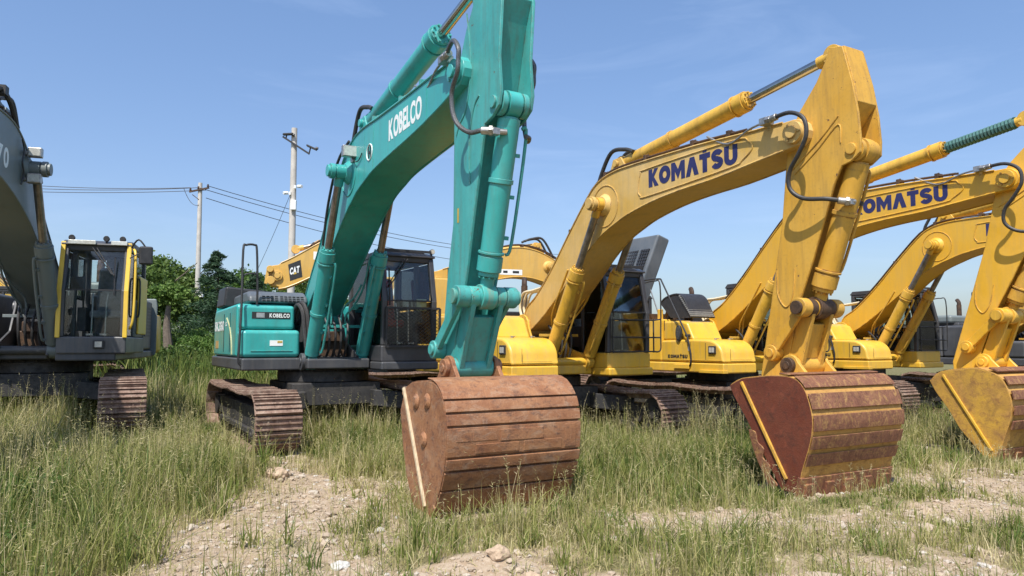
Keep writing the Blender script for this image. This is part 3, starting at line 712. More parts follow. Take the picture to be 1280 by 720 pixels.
def house(root, S, dz0):
    """upper structure: deck, boxes, counterweight, hood"""
    bm, sk = S['bodymat'], S['skirtmat']; st = S['style']
    d = MB(); zs0, zs1 = 1.13, 1.33
    xr = S.get('xr', 1.5)
    d.box((-2.9, -.55, zs0 + .02), (1.0, .5, zs1 - .01))
    d.box((-2.6, -1.50, zs0), (xr, -.56, zs1)); d.box((-2.6, .52, zs0), (1.50 - (.12 if 'lpy' in S else 0), S.get('lpy', 1.52) + .02, zs1 - .06))
    d.build('deck', sk, root, .03)
    # counterweight
    cw = MB(); cwz = 2.35
    pts = []
    for k in range(13):
        a = R(-90 + 180 * k / 12 + 180); pts.append((-2.45 + .75 * math.cos(a), 1.46 * math.sin(a)))
    n = len(pts)
    vs = []
    for z, sc in ((1.16, .90), (1.26, 1.0), (2.2, 1.0), (cwz, .95)):
        vs += [(-2.45 + (x + 2.45) * sc, y * sc if sc > .99 else y * .985, z) for x, y in pts]
    fs = []
    for l in range(3):
        for k in range(n): fs.append((l * n + k, l * n + (k + 1) % n, (l + 1) * n + (k + 1) % n, (l + 1) * n + k))
    fs += [tuple(range(n - 1, -1, -1)), tuple(range(3 * n, 4 * n))]
    cw.add(vs, fs); cw.build('counterweight', S.get('cwmat', bm), root, .03)
    # left rear panels, right rear door
    p = MB(); lpy = S.get('lpy', 1.49); p.box((-2.42, .62, zs1 - .05), (-.42, lpy, 2.28)); pl = p.build('left_body_panel', bm, root, .05, seg=3)
    p = MB()
    for k in range(9): p.box((-2.2, lpy + .002, 1.55 + k * .07), (-1.5, lpy + .012, 1.585 + k * .07))
    p.build('vent_grille', BLACK, pl)
    p = MB(); p.box((-2.42, -.6, zs1 + .02), (-.9, .6, 2.36)); p.build('engine_bay', BLACK if S.get('open') else bm, root, .03)
    if st == 'k':
        p = MB(); p.box((-2.42, -1.49, zs1 + .01), (-.92, -.62, 2.26)); pr = p.build('pump_door', bm, root, .05, seg=3)
        p = MB(); p.box((-.90, -1.49, zs1 + .01), (-.34, -.58, 2.27)); p.build('fuel_tank', bm, root, .05, seg=3)
        p = MB(); p.prism([(-.335, 1.80), (-.335, 2.22), (.25, 2.22), (.42, 2.17), (.62, 1.80)], -1.43, -.58); tk = p.build('battery_box', bm, root, .05, seg=3)
        def oval(rx, rz): return [(.24 + rx * math.cos(a), 1.95 + rz * math.sin(a)) for a in [2 * math.pi * k / 20 for k in range(20)]]
        q = MB(); q.prism(oval(.085, .17), -1.47, -1.53); q.bar((.24, -1.42, 1.97), (.24, -1.5, 1.97), .04, .04); qo = q.build('door_mirror', BLACK, tk, .012)
        q = MB(); q.prism(oval(.06, .135), -1.529, -1.536); q.build('mirror_glass', plain('mirror_face', (.25, .27, .3), .15, .8), qo)
        # tool box with a rounded front shoulder
        p = MB()
        prof = [(-.335, zs1 + .01), (-.335, 1.80), (.62, 1.82), (1.02, 1.81)] + [(1.06 + .40 * math.sin(R(a)), 1.46 + .345 * math.cos(R(a))) for a in range(0, 91, 10)] + [(1.50, zs1 + .01)]
        p.prism(prof, -1.49, -.54); tb = p.build('tool_box', bm, root, .05, seg=3, ang=30)
        for xa, za, xb, zb2 in ((.56, 1.40, .565, 1.76), (1.0, 1.40, 1.005, 1.74)):
            q = MB(); q.box((xa, -1.493, za), (xb + .006, -1.487, zb2)); q.build('door_seam', BLACK, tb)
        q = MB(); q.box((1.497, -1.30, 1.40), (1.503, -.70, 1.404)); q.box((1.497, -1.30, 1.40), (1.503, -1.296, 1.62)); q.build('front_seam', BLACK, tb)
        for yy in (-1.2, -.8):
            q = MB(); q.cyl((1.0, yy, 1.80), (1.0, yy, 1.84), .03, n=10); q.bar((1.0, yy, 1.83), (1.1, yy, 1.83), .02, .015); q.build('latch', STEEL, tb, .003)
        q = MB(); q.box((-.30, -1.433, 2.02), (-.28, -1.428, 2.24)); q.box((-.05, -1.433, 2.0), (-.045, -1.428, 2.25)); q.build('box_seam', BLACK, tk)
        q = MB(); q.box((.50, -1.495, 1.58), (.54, -1.488, 1.66)); q.build('warning_sticker', WHITE, tb)
        heavy('KOMΛTSU', tb, INK, (-.12, -1.491, 1.42), (1, 0, 0), (0, 0, 1), .60, .075)
        q = MB(); q.box((1.10, -1.52, 1.52), (1.30, -1.485, 1.68)); ql = q.build('side_lamp', BLACK, tb, .015)
        q = MB(); q.box((1.13, -1.524, 1.55), (1.195, -1.519, 1.65)); q.box((1.205, -1.524, 1.55), (1.27, -1.519, 1.65)); q.build('lens', LENS, ql)
        q = MB(); q.box((.38, -1.497, zs1 + .05), (1.44, -1.488, zs1 + .062)); q.build('trim_line', sk, tb)
        # step plate edge
        q = MB(); q.box((.85, -1.54, 1.13), (1.53, -1.40, 1.19)); q.box((.1, -1.535, 1.20), (.55, -1.50, 1.29)); q.build('step', sk, root, .008)
    elif st == 'b':
        p = MB(); p.prism([(-2.42, zs1 + .01), (-2.42, 2.10), (-2.3, 2.20), (-.05, 2.24), (.0, 2.2), (.0, zs1 + .01)], -1.49, -.6); pr = p.build('pump_door', bm, root, .05, seg=3)
        for xs_ in (-1.25, -.62):
            q = MB(); q.box((xs_, -1.498, 1.42), (xs_ + .015, -1.488, 2.1)); q.build('door_seam', BLACK, pr)
        # pale sweeping stripe and model lettering on the side
        q = MB(); pts = smooth([(-.95, -1.493, 2.02), (-.62, -1.493, 1.85), (-.42, -1.493, 1.6), (-.36, -1.493, 1.38)], 5); q.tube(pts, .014, 6); q.build('side_stripe', plain('stripe_gold', (.42, .42, .22), .5), pr)
        lettering('SK350', pr, WHITE, (-2.30, -1.492, 1.80), (1, 0, 0), (0, 0, 1), 1.05, .19, gap=.06)
        lettering('LC', pr, WHITE, (-1.08, -1.492, 1.88), (1, 0, 0), (0, 0, 1), .14, .08)
        q = MB(); q.box((-2.15, -1.496, 1.48), (-1.85, -1.490, 1.62)); q.build('warning_decal', plain('decal_orange', (.5, .32, .12), .6), pr)
        # front face: upper box set back a little, lower box proud, both rounded
        p = MB(); p.box((-.02, -1.47, 1.80), (.40, -.62, 2.20)); ub = p.build('fuel_tank', bm, root, .06, seg=3)
        p = MB(); p.box((-.01, -1.49, zs1 + .01), (.52, -.55, 1.79)); tb = p.build('tool_box', bm, root, .07, seg=3)
        q = MB(); q.box((.40, -1.32, 1.98), (.406, -.70, 2.09)); dc = q.build('decal_strip', INK, ub)
        lettering('KOBELCO', dc, WHITE, (.407, -1.04, 2.00), (0, 1, 0), (0, 0, 1), .33, .07, bold=.04)
        q = MB(); q.box((.407, -1.25, 1.995), (.411, -1.12, 2.075)); q.build('emblem', plain('emblem_silver', (.5, .5, .5), .3, .6), dc)
        q = MB(); q.box((.522, -1.05, 1.53), (.526, -.84, 1.62)); q.build('warning_decal', WHITE, tb)
        q = MB(); q.box((.527, -.93, 1.58), (.530, -.85, 1.61)); q.build('warning_mark', YMARK, tb)
        q = MB(); q.box((.520, -1.35, 1.44), (.532, -.68, 1.455)); q.build('panel_groove', bm, tb, .004)
        # grey vented hood behind
        p = MB(); p.prism([(-1.5, 2.26), (-1.45, 2.44), (-.25, 2.47), (-.02, 2.38), (.02, 2.26)], -1.30, -.30); vh = p.build('vent_cover', HOODG, root, .05, seg=3)
        q = MB()
        for r_ in range(3):
            for c_ in range(4): q.box((.0 + r_ * -.008, -1.08 + c_ * .07 , 2.295 + r_ * .035), (.030 - r_ * .03, -1.03 + c_ * .07, 2.315 + r_ * .035))
            for c_ in range(6): q.box((.0 + r_ * -.008, -.78 + c_ * .07 , 2.295 + r_ * .035), (.030 - r_ * .03, -.73 + c_ * .07, 2.315 + r_ * .035))
        q.build('vent_slots', BLACK, vh)
        p = MB(); p.obox((-1.9, -1.1, 2.41), (.42, 0, .0), (0, .36, -.03), (0, .02, .19)); p.build('open_hatch', BLACK, root, .04)
        # hand rail hoop
        h = MB(); X = .46
        h.tube(smooth([(X + .09, -1.40, 1.22), (X + .09, -1.53, 1.25), (X + .09, -1.53, 1.6), (X + .02, -1.50, 2.2), (X - .08, -1.48, 3.1), (X - .09, -1.43, 3.19), (X - .10, -1.30, 3.20), (X - .10, -1.26, 3.12), (X - .08, -1.24, 2.5), (X - .08, -1.24, 2.21)], 4), .019)
        h.tube(smooth([(X + .09, -1.40, 1.22), (X + .10, -1.2, 1.22), (X + .10, -1.12, 1.24)], 3), .016)
        h.tube(smooth([(X - .06, -1.48, 2.62), (X - .06, -1.44, 2.70), (X - .06, -1.28, 2.72), (X - .07, -1.24, 2.66)], 3), .014); h.build('hand_rail', BLACK, root)
        # hose bundle beside the boom
        for k in range(2):
            h = MB(); y = -.50 + k * .07; h.tube(smooth([(.20, y - .12, 1.95 + .05 * k), (.36, y - .08, 2.22 + .04 * k), (.5, y - .02, 2.1), (.56, y, 1.8), (.62, y + .03, 1.45)], 5), .036); h.build('side_hose', RUBBER, root)
    else:
        p = MB(); p.box((-2.42, -1.49, zs1 + .01), (-.92, -.62, 2.24)); p.build('pump_door', bm, root, .05, seg=3)
        p = MB(); p.box((-.90, -1.49, zs1 + .01), (.38, -.58, 2.25)); p.build('fuel_tank', bm, root, .07, seg=3)
        p = MB(); p.box((.40, -1.49, zs1 + .01), (1.3, -.58, 1.8)); p.build('tool_box', bm, root, .07, seg=3)
    # closed hood / exhaust
    if not S.get('open') and st != 'b':
        p = MB(); p.box((-2.3, -.8, 2.34), (-1.0, .8, 2.58)); p.build('engine_hood', S.get('hoodmat', bm), root, .08, seg=3)
    e = MB(); e.cyl((-1.5, .55, 2.3), (-1.5, .55, 2.95), .07); e.tube(smooth([(-1.5, .55, 2.9), (-1.5, .55, 3.02), (-1.58, .6, 3.1)], 3), .06); e.build('exhaust', GREASE, root)
    # boom mounting bracket
    hw = S['bw'] / 2; foot = (S['foot'][0], S['foot'][1] + dz0); cf = (S['bcf'][0], S['bcf'][1] + dz0)
    for s in (-1, 1):
        b = MB(); pts = [(-1.0, 1.30), (-.62, 1.75)]
        for k in range(7):
            a = R(150 - 25 * k); pts.append((foot[0] + .24 * math.cos(a), foot[1] + .24 * math.sin(a)))
        pts += [(foot[0] + .45, foot[1] - .40), (cf[0] - .05, cf[1] + .14), (cf[0] + .12, cf[1] + .06), (cf[0] + .13, cf[1] - .08), (cf[0], 1.14)]
        b.prism(pts, s * (hw + .04), s * (hw + .08)); bo = b.build('boom_bracket', S.get('bracketmat', bm), root, .012)
        c = MB(); c.cyl((foot[0], s * (hw + .03), foot[1]), (foot[0], s * (hw + .14), foot[1]), .12, n=24); c.cyl((foot[0], s * (hw + .13), foot[1]), (foot[0], s * (hw + .16), foot[1]), .06, n=6); c.build('foot_pin', S.get('bracketmat', bm), bo, .006)
    c = MB(); c.cyl((cf[0], -.62, cf[1]), (cf[0], .62, cf[1]), .07, n=20)
    for s in (-1, 1): c.cyl((cf[0], s * .54, cf[1]), (cf[0], s * .60, cf[1]), .14, n=24)
    c.build('cylinder_foot_pin', S.get('bracketmat', bm), root, .008)
    # dark valve block and hoses between the cylinders
    v = MB(); v.box((-.45, -.30, 1.34), (.35, .30, 1.62)); v.box((.1, -.22, 1.6), (.42, .22, 1.78)); v.build('swing_motor', GREASE, root, .02)
    for k in range(4):
        y = -.18 + k * .12; h = MB()
        h.tube(smooth([(.35, y, 1.38), (.58, y * .9, 1.32), (.80, y * .8, 1.50), (.80 + .03 * (k % 2), y * .9, 1.82), (.62, y * 1.1, 2.04)], 5), .022); h.build('front_hose', RUBBER, root)
    v = MB(); v.bar((.66, -.42, 1.86), (.66, .42, 1.86), .05, .05); 
    for s in (-1, 1):
        v.tube(smooth([(.66, s * .16, 1.9), (.70, s * .17, 2.05), (.82, s * .26, 2.2), (1.1, s * .33, 2.5), (1.45, s * .33, 3.0)], 4), .018)
        v.tube(smooth([(.68, s * .08, 1.9), (.74, s * .10, 2.15), (.92, s * .24, 2.35), (1.1, s * .3, 2.55)], 4), .018)
    v.build('pipe_manifold', S['cylmat'], root, .004)

def excavator(name, label, cat, o, deg, z0, S, group='excavators parked in the yard'):
    root = empty(name, (o[0], o[1], z0), R(deg - 90), label, cat, group)
    dz = -z0
    if S.get('own_z'): dz = 0
    make_under(root, S)
    house(root, S, dz)
    cab(root, S)
    boom, top_at = make_boom(root, S, dz)
    bp = (S['bp'][0], S['bp'][1] + dz); cf = (S['bcf'][0], S['bcf'][1] + dz)
    for s in (-1, 1):
        rods(root, S, s * .43, cf, bp, S.get('bs', .60), .115, .058, S['cylmat'], 'boom_cylinder', S.get('bcrod', RUSTROD), S.get('wrapb') and s > 0, pipe=(.1, -s * .10, -.05))
    if not S.get('noarm'):
        make_arm(root, S, dz)
        S2 = dict(S); S2['tip'] = (S['tip'][0], S['tip'][1] + dz); S2['bkt'] = (S['bkt'][0], S['bkt'][1] + dz)
        S2['rib'] = shift(S['rib'], dz); S2['sidebumps'] = shift(S.get('sidebumps', []), dz)
        if 'sidepatch' in S: S2['sidepatch'] = shift(S['sidepatch'], dz)
        bucket(root, S2, smooth_poly(shift(S['bprof'], dz), S['bshell_n']), smooth2(shift(S['bshell'], dz), 3), S['bmats'], z0)
    return root, boom, top_at, dz

def smooth_poly(p, n):
    a, b = n                      # vertices a..b of the polygon lie on the curved back
    return p[:a] + smooth2(p[a:b + 1], 3) + p[b + 1:]

# ------------------------------------------------------------------ yellow excavators with dark blue lettering
KOM = dict(style='k', bw=.64, hr=.17,
    boom_top=[(-.08, 2.08), (.06, 2.30), (.30, 2.44), (.543, 2.621), (.979, 3.014), (1.5, 3.55), (2.05, 4.08), (2.35, 4.28), (2.75, 4.37), (3.3, 4.385), (4.57, 4.365), (5.378, 4.324), (6.10, 4.30)],
    boom_bot=[(-.12, 1.75), (.141, 1.84), (.678, 2.142), (1.511, 2.741), (1.945, 3.089), (2.355, 3.352), (2.721, 3.501), (3.088, 3.62), (3.67, 3.733), (4.266, 3.795), (4.966, 3.832), (5.645, 3.905), (6.10, 3.95)],
    foot=(-.02, 1.93), head=(6.27, 4.13), bp=(2.50, 3.87), bcf=(.95, 1.28), bs=.60,
    acf=(2.62, 4.55), act=(6.62, 5.03), acs=.66,
    arm=[(6.86, 5.02), (6.69, 5.06), (6.62, 4.90), (6.50, 4.70), (6.24, 4.40), (6.08, 4.13), (6.04, 3.85), (5.98, 3.36), (5.95, 3.10), (5.75, 2.13), (5.56, 1.22), (5.60, .98), (5.80, .98), (5.92, 1.10), (6.00, 1.45), (6.16, 2.08), (6.38, 2.60), (6.70, 3.45), (6.80, 3.63), (6.92, 3.66), (7.04, 3.74), (7.05, 3.90), (7.03, 4.20), (7.01, 4.33), (6.97, 4.57)],
    arm_inner=[(6.868, 5.03), (6.71, 5.06), (6.52, 4.7), (6.27, 4.4), (6.1, 4.1), (6.0, 3.36), (5.77, 2.13), (5.6, 1.3), (5.70, 1.1), (5.93, 1.42), (6.08, 2.1), (6.28, 2.65), (6.50, 3.3), (6.62, 3.75), (6.80, 4.08), (7.014, 4.335), (6.976, 4.575)],
    arm_outline=[[(6.12, 3.72), (6.5, 3.98), (6.78, 4.22)], [(6.16, 3.66), (6.5, 3.9), (6.78, 4.12), (6.8, 3.9)], [(5.85, 2.5), (5.86, 2.2), (5.98, 2.05), (6.08, 2.2), (6.12, 2.5)]],
    outline=[(3.42, 3.86), (3.36, 3.95), (3.42, 4.20), (3.6, 4.25), (5.3, 4.27), (5.55, 4.2), (5.62, 4.1), (5.45, 3.98), (5.2, 3.92), (3.6, 3.83), (3.42, 3.86)],
    eye=(6.93, 3.80), idl=(5.827, 1.492), rod=(6.27, 2.03), bkt=(6.07, 1.345), tip=(5.72, 1.12), bcs=.86,
    hose=[(6.02, -.45, 4.34), (6.32, -.47, 4.342), (6.516, -.47, 4.222), (6.547, -.47, 4.015), (6.425, -.46, 3.816), (6.281, -.44, 3.646), (6.257, -.42, 3.448), (6.407, -.38, 3.307), (6.671, -.3, 3.261), (6.82, -.15, 3.22)],
    bodymat=YEL, skirtmat=YEL, boommat=YELB, armmat=YELA, armmat2=YELA, cylmat=YELR, cylmat2=YELA, linkmat=YELA, pinmat=GREASE,
    cabmat=CABBLACK, glass=GLASSD, grille='bars', roofguard=True, paper=False, doormat=CABBLACK, cablow=YEL, open=True, cabx=(-.35, 1.42),
    bhw=.80, nsgn=-1, tsgn=1,
    bprof=[(5.60, 1.10), (5.80, 1.19), (6.20, 1.235), (6.45, 1.235), (6.60, 1.19), (6.70, 1.06), (6.77, .80), (6.74, .56), (6.66, .33), (6.61, .20), (6.56, -.04), (6.34, -.03), (6.16, .24), (6.00, .48), (5.85, .72), (5.66, .98)],
    bshell_n=(2, 9), bshell=[(5.62, 1.11), (5.80, 1.195), (6.20, 1.24), (6.45, 1.24), (6.60, 1.195), (6.705, 1.06), (6.775, .80), (6.745, .56), (6.665, .33), (6.615, .20), (6.575, .04)],
    rib=[(5.80, 1.15), (6.42, .10)])

def strips_even(a, b, n, fill, th): return [(a + (b - a) * k / n, a + (b - a) * (k + fill) / n, th) for k in range(n)]

def finish_komatsu(root, boom, S, dz, wide):
    hw = S['bw'] / 2
    heavy('KOMΛTSU', boom, NAVY, (3.61, -hw, 3.955 + dz), (1, 0, .0), (0, 0, 1), 1.76, .265)
    # cream elbow pipes at the boom foot
    for k in range(3):
        h = MB(); y = -.20 + k * .09
        h.tube(smooth([(-.25, y, 2.0 + dz), (-.42, y, 2.3 + dz), (-.30, y, 2.58 + dz), (.05, y, 2.62 + dz), (.42, y, 2.66 + dz)], 5), .026); h.build('foot_pipe', CREAM, boom)
    # hand rail at the right front of the deck
    h = MB(); Y = -1.53
    h.tube(smooth([(-.90, Y + .03, 2.25), (-.91, Y, 2.4), (-.90, Y, 3.10), (-.86, Y, 3.16), (-.34, Y, 3.16), (-.26, Y, 3.12)], 4) + smooth([(-.24, Y, 3.09), (.45, Y, 2.00), (.50, Y, 1.92)], 2) + smooth([(.52, Y, 1.88), (.62, Y, 1.5), (.60, Y, 1.30), (.50, Y + .05, 1.26)], 4), .018)
    h.cyl((.49, Y - .01, 1.90), (.49, -1.42, 1.90), .03, n=10); h.build('hand_rail', BLACK, root)
    if wide:
        # raised engine hood lid, standing on its hinge
        p = MB(); c = Vector((-2.32, -.45, 3.52)); up = Vector((.12, .30, .86))
        p.obox(c, Vector((.50, .02, 0)), Vector((.0, .19, -.06)), up); lid = p.build('raised_engine_hood', HOODG, root, .06, seg=3)
        q = MB(); nrm = Vector((0, -.95, .33)).normalized(); u2 = up.normalized()
        for r_ in range(7):
            for c_ in range(10):
                if c_ == 5: continue
                o = c + nrm * .205 + u2 * (-.02 + r_ * .085) + Vector((1, 0, 0)) * (-.40 + c_ * .085)
                q.obox(o, (.031, 0, 0), u2 * .028, nrm * .014)
        q.build('vent_slots', BLACK, lid)
        q = MB(); q.tube([(-1.7, -.3, 2.3), (-1.9, -.45, 3.1)], .015); q.build('gas_strut', STEEL, lid)
        # engine parts seen below it
        q = MB(); q.cyl((-.95, -.6, 2.28), (-.95, -.6, 2.52), .13); q.cyl((-.95, -.6, 2.5), (-.95, -.6, 2.58), .16); q.box((-1.6, -1.3, 2.2), (-1.05, -.6, 2.42)); q.cyl((-.7, -.95, 2.22), (-.55, -.95, 2.45), .07); q.cyl((-.3, -.7, 2.2), (-.3, -.7, 2.4), .1)
        q.tube(smooth([(-.95, -.8, 2.35), (-.7, -.9, 2.5), (-.4, -.9, 2.35)], 4), .04); q.build('engine_parts', GREASE, root, .01)
        q = MB(); q.box((-.62, -1.35, 2.26), (-.52, -1.25, 2.5)); q.build('filler_post', YEL, root, .02)
        # open side hatch with louvres, curved
        q = MB(); pts = [(-.62, 2.62), (-.45, 2.74), (-.10, 2.80), (.10, 2.70), (.24, 2.46), (.34, 2.28)]
        q.sheet(smooth2(pts, 4), -1.25, -.55, .035); hat = q.build('open_hatch', BLACK, root, .008)
        q = MB(); q.prism([(-.62, 2.62), (-.45, 2.74), (-.10, 2.80), (.10, 2.70), (.24, 2.46), (.33, 2.28), (-.3, 2.3), (-.42, 2.42)], -1.24, -1.20); q.build('hatch_side', BLACK, hat)
        q = MB()
        for k in range(12):
            t = k / 11; x = .02 + t * .34; z = 2.76 - t * .44; q.bar((x, -1.27, z + .01), (x, -.58, z + .01), .03, .03)
        q.build('louvres', plain('louvre_grey', (.25, .25, .24), .5), hat)

SK = dict(KOM)
K1 = dict(KOM); K1.update(bmats=(RUSTD, RUSTW, RUSTS, PALEROD), ribmat=YELA, earmat=YELA, strips=[(.335, .395, .014), (.422, .502, .014), (.53, .608, .014), (.635, .710, .014), (.735, .80, .014), (.825, .89, .012)], edgestrip=True, pale_lugs=True,
          sidepatch=smooth2([(5.90, .60), (6.00, .58), (6.03, .47), (6.12, .40), (6.10, .30), (6.20, .22), (6.19, .12), (6.30, .02), (6.22, -.04), (6.10, .12), (6.0, .30), (5.92, .50)], 3), pinmat=GREASE, linkmat=YELA)
r1, b1, t1, dz1 = excavator('excavator', 'yellow excavator with a blue-lettered boom and dark red bucket, just right of the teal one', 'excavator', (.54, 14.31), 30, -.10, K1)
finish_komatsu(r1, b1, K1, dz1, False)

# second yellow one: arm curled in six degrees more, brighter paint
def curled(D, a):
    D = dict(D); c = D['head']
    for k in ('arm', 'arm_inner', 'bprof', 'bshell', 'rib'): D[k] = [rot_about(p, c, a) for p in D[k]]
    D['arm_outline'] = [[rot_about(p, c, a) for p in l] for l in D['arm_outline']]
    for k in ('eye', 'idl', 'rod', 'bkt', 'tip', 'act'): D[k] = rot_about(D[k], c, a)
    return D
K2 = curled(KOM, R(-6)); K2.update(act=(6.45, 5.08), boommat=paint('clean_yellow_paint', (.68, .37, .02), fade=(.66, .38, .04), amt=.25, rough=.42, edge=.8),
    armmat=paint('second_arm_yellow', (.66, .36, .02), amt=.28, rough=.42, edge=.8), bmats=(YRUST, RUSTW, RUSTS, PALEROD), ribmat=YEL, earmat=YEL, bossmat=YEL,
    strips=[(.40, .455, .028), (.49, .545, .028), (.58, .635, .028), (.67, .725, .028), (.76, .815, .028)], edgestrip=True, pale_lugs=True, wrap=True, wrapb=True, pinmat=YELR,
    bprof=[(5.22, 1.02), (5.406, 1.17), (5.882, 1.236), (6.10, 1.20), (6.275, 1.11), (6.38, .90), (6.41, .70), (6.379, .48), (6.30, .26), (6.25, .10), (6.19, -.14), (5.99, -.08), (5.80, .14), (5.66, .30), (5.50, .58), (5.30, .86)],
    bshell=[(5.24, 1.03), (5.41, 1.175), (5.885, 1.241), (6.10, 1.205), (6.28, 1.115), (6.385, .90), (6.415, .70), (6.384, .48), (6.305, .26), (6.255, .10), (6.21, -.04)],
    bshell_n=(2, 9), rib=[(5.44, 1.12), (6.12, .02)], tip=(5.36, 1.05), bkt=(5.78, 1.32))
K2['armmat2'] = K2['armmat']; K2['linkmat'] = K2['armmat']
r2, b2, t2, dz2 = excavator('excavator', 'yellow excavator with raised grey engine hood, green-wrapped arm rod and yellow bucket', 'excavator', (4.75, 16.8), 30, -.12, K2)
finish_komatsu(r2, b2, K2, dz2, True)

K3 = dict(K2); K3.update(wrap=False, wrapb=False, open=True)
r3, b3, t3, dz3 = excavator('excavator', 'yellow excavator whose boom rises under the second blue-lettered boom, behind its bucket arm', 'excavator', (8.84, 19.31), 30, -.12, K3)
finish_komatsu(r3, b3, K3, dz3, False)

# ------------------------------------------------------------------ teal excavator
KB = dict(style='b', bw=.60, hr=.17, xr=.62,
    boom_top=[(-.45, 2.20), (-.25, 2.40), (.262, 2.88), (.596, 3.17), (1.136, 3.69), (1.62, 4.18), (1.957, 4.46), (2.3, 4.63), (2.6, 4.70), (3.0, 4.72), (3.486, 4.706), (4.445, 4.70), (5.2, 4.71), (5.75, 4.71)],
    boom_bot=[(-.45, 1.92), (-.2, 2.10), (.396, 2.49), (1.2, 3.0), (2.089, 3.565), (2.394, 3.718), (2.65, 3.835), (3.003, 3.93), (3.336, 4.01), (3.956, 4.085), (4.85, 4.175), (5.5, 4.27), (5.85, 4.34)],
    foot=(-.38, 2.06), head=(5.98, 4.54), bp=(2.20, 4.20), bcf=(.74, 1.31), bs=.60,
    acf=(2.35, 4.95), act=(5.95, 5.62), acs=.70, acr=.14,
    arm=[(6.36, 5.75), (6.10, 5.72), (6.16, 5.23), (5.999, 5.02), (5.90, 4.83), (5.75, 4.55), (5.71, 4.2), (5.711, 3.907), (5.70, 2.924), (5.557, 2.326), (5.459, 1.761), (5.37, 1.22), (5.42, 1.0), (5.58, 1.0), (5.66, 1.2), (5.80, 1.75), (6.037, 2.363), (6.164, 2.86), (6.306, 3.362), (6.44, 3.86), (6.60, 3.90), (6.74, 3.98), (6.78, 4.12), (6.74, 4.5), (6.80, 5.1), (6.66, 5.5)],
    arm_inner=[(6.34, 5.72), (6.13, 5.70), (6.18, 5.23), (5.93, 4.8), (5.78, 4.5), (5.74, 3.9), (5.73, 2.92), (5.6, 2.3), (5.42, 1.3), (5.5, 1.1), (5.62, 1.3), (5.74, 1.8), (5.96, 2.4), (6.10, 2.9), (6.24, 3.4), (6.36, 3.85), (6.50, 4.25), (6.68, 4.9), (6.78, 5.12), (6.63, 5.47)],
    arm_outline=[[(6.02, 5.2), (6.1, 4.85), (6.12, 4.5), (6.02, 4.15), (5.85, 4.0), (5.78, 3.9)], [(6.12, 3.3), (6.1, 3.8), (6.2, 4.1), (6.32, 4.2)]],
    eye=(6.64, 4.04), idl=(5.465, 1.538), rod=(6.09, 2.10), bkt=(5.76, 1.345), tip=(5.52, 1.10), bcs=.86, bcr=.118,
    hose=[(5.90, -.40, 4.72), (6.194, -.45, 4.78), (6.367, -.47, 4.642), (6.369, -.47, 4.515), (6.352, -.47, 4.394), (6.201, -.46, 4.228), (6.204, -.45, 4.014), (6.283, -.42, 3.857), (6.424, -.36, 3.754), (6.55, -.30, 3.75), (6.62, -.22, 3.74)],
    hosemat=plain('wound_hose', (.12, .12, .12), .4, .5, .5, 90, .3),
    bodymat=TEAL, skirtmat=DARK, boommat=TEAL, armmat=TEALD, armmat2=TEALD, cylmat=TEAL, cylmat2=TEAL, linkmat=TEALD, pinmat=paint('scuffed_teal', (.04, .33, .29), dirt=(.3, .22, .12), amt=.8, rough=.5, chips=.06), linemat=TEALD,
    cabmat=CABBLACK, grille='mesh', lamps=2, roofguard=True, seatmat=SEATR, paper=True, bracketmat=DARK, cabx=(-.35, 1.44),
    bhw=.75, nsgn=-1, tsgn=1, shoe=.33,
    bprof=[(5.585, 0.90), (5.700, 1.116), (5.900, 1.203), (6.300, 1.237), (6.500, 1.203), (6.650, 1.077), (6.720, 0.884), (6.730, 0.672), (6.680, 0.421), (6.560, 0.170), (6.440, -0.004), (6.360, -0.140), (6.100, -0.10), (5.920, 0.02), (5.77, 0.25), (5.66, 0.55)],
    bshell_n=(3, 9), bshell=[(5.620, 1.087), (5.900, 1.208), (6.300, 1.241), (6.500, 1.208), (6.655, 1.077), (6.725, 0.884), (6.735, 0.672), (6.685, 0.421), (6.565, 0.170), (6.430, -0.023)],
    strips=[(.31, .489, .014), (.497, .543, .016), (.551, .596, .016), (.604, .719, .014), (.728, .772, .020), (.782, .860, .018), (.870, .965, .018)],
    patches=[(.612, .66, -.66, -.22, .020), (.618, .665, -.19, .30, .023), (.672, .71, -.45, .02, .023), (.67, .712, .08, .52, .021), (.612, .71, .56, .69, .022)], rib=[(5.70, 1.14), (6.28, .02)], ribmat=PALEROD, bmats=(RUST, RUST, RUST, RUST), earmat=RUST, bossmat=RUST,
    sidebumps=[(6.02, 1.02), (6.30, 1.04), (6.22, .66)])
rk, bk, tk, dzk = excavator('excavator', 'teal excavator with white lettering on its boom and a rusty brown bucket in front', 'excavator', (-3.33, 13.15), 30, .04, KB)
lettering('KOBELCO', bk, WHITE, (3.92, -.30, 4.27 + dzk), (1, 0, .03), (0, 0, 1), 1.10, .30, gap=.05, bold=.035)
q = MB(); ring(q, (3.16, -.304, 4.30 + dzk), .115, .008, 20); q.build('round_decal', WHITE, bk)
q = MB(); q.bar((3.12, -.304, 4.22 + dzk), (3.12, -.304, 4.38 + dzk), .03, .006, (0, 1, 0)); q.bar((3.2, -.304, 4.22 + dzk), (3.2, -.304, 4.38 + dzk), .03, .006, (0, 1, 0)); q.bar((3.13, -.304, 4.3 + dzk), (3.19, -.304, 4.3 + dzk), .03, .006, (0, 1, 0)); q.build('decal_mark', INK, bk)
q = MB(); q.box((5.81, -.203, 2.92 + dzk), (5.85, -.2012, 3.08 + dzk)); q.build('warning_sticker', YMARK, bk)
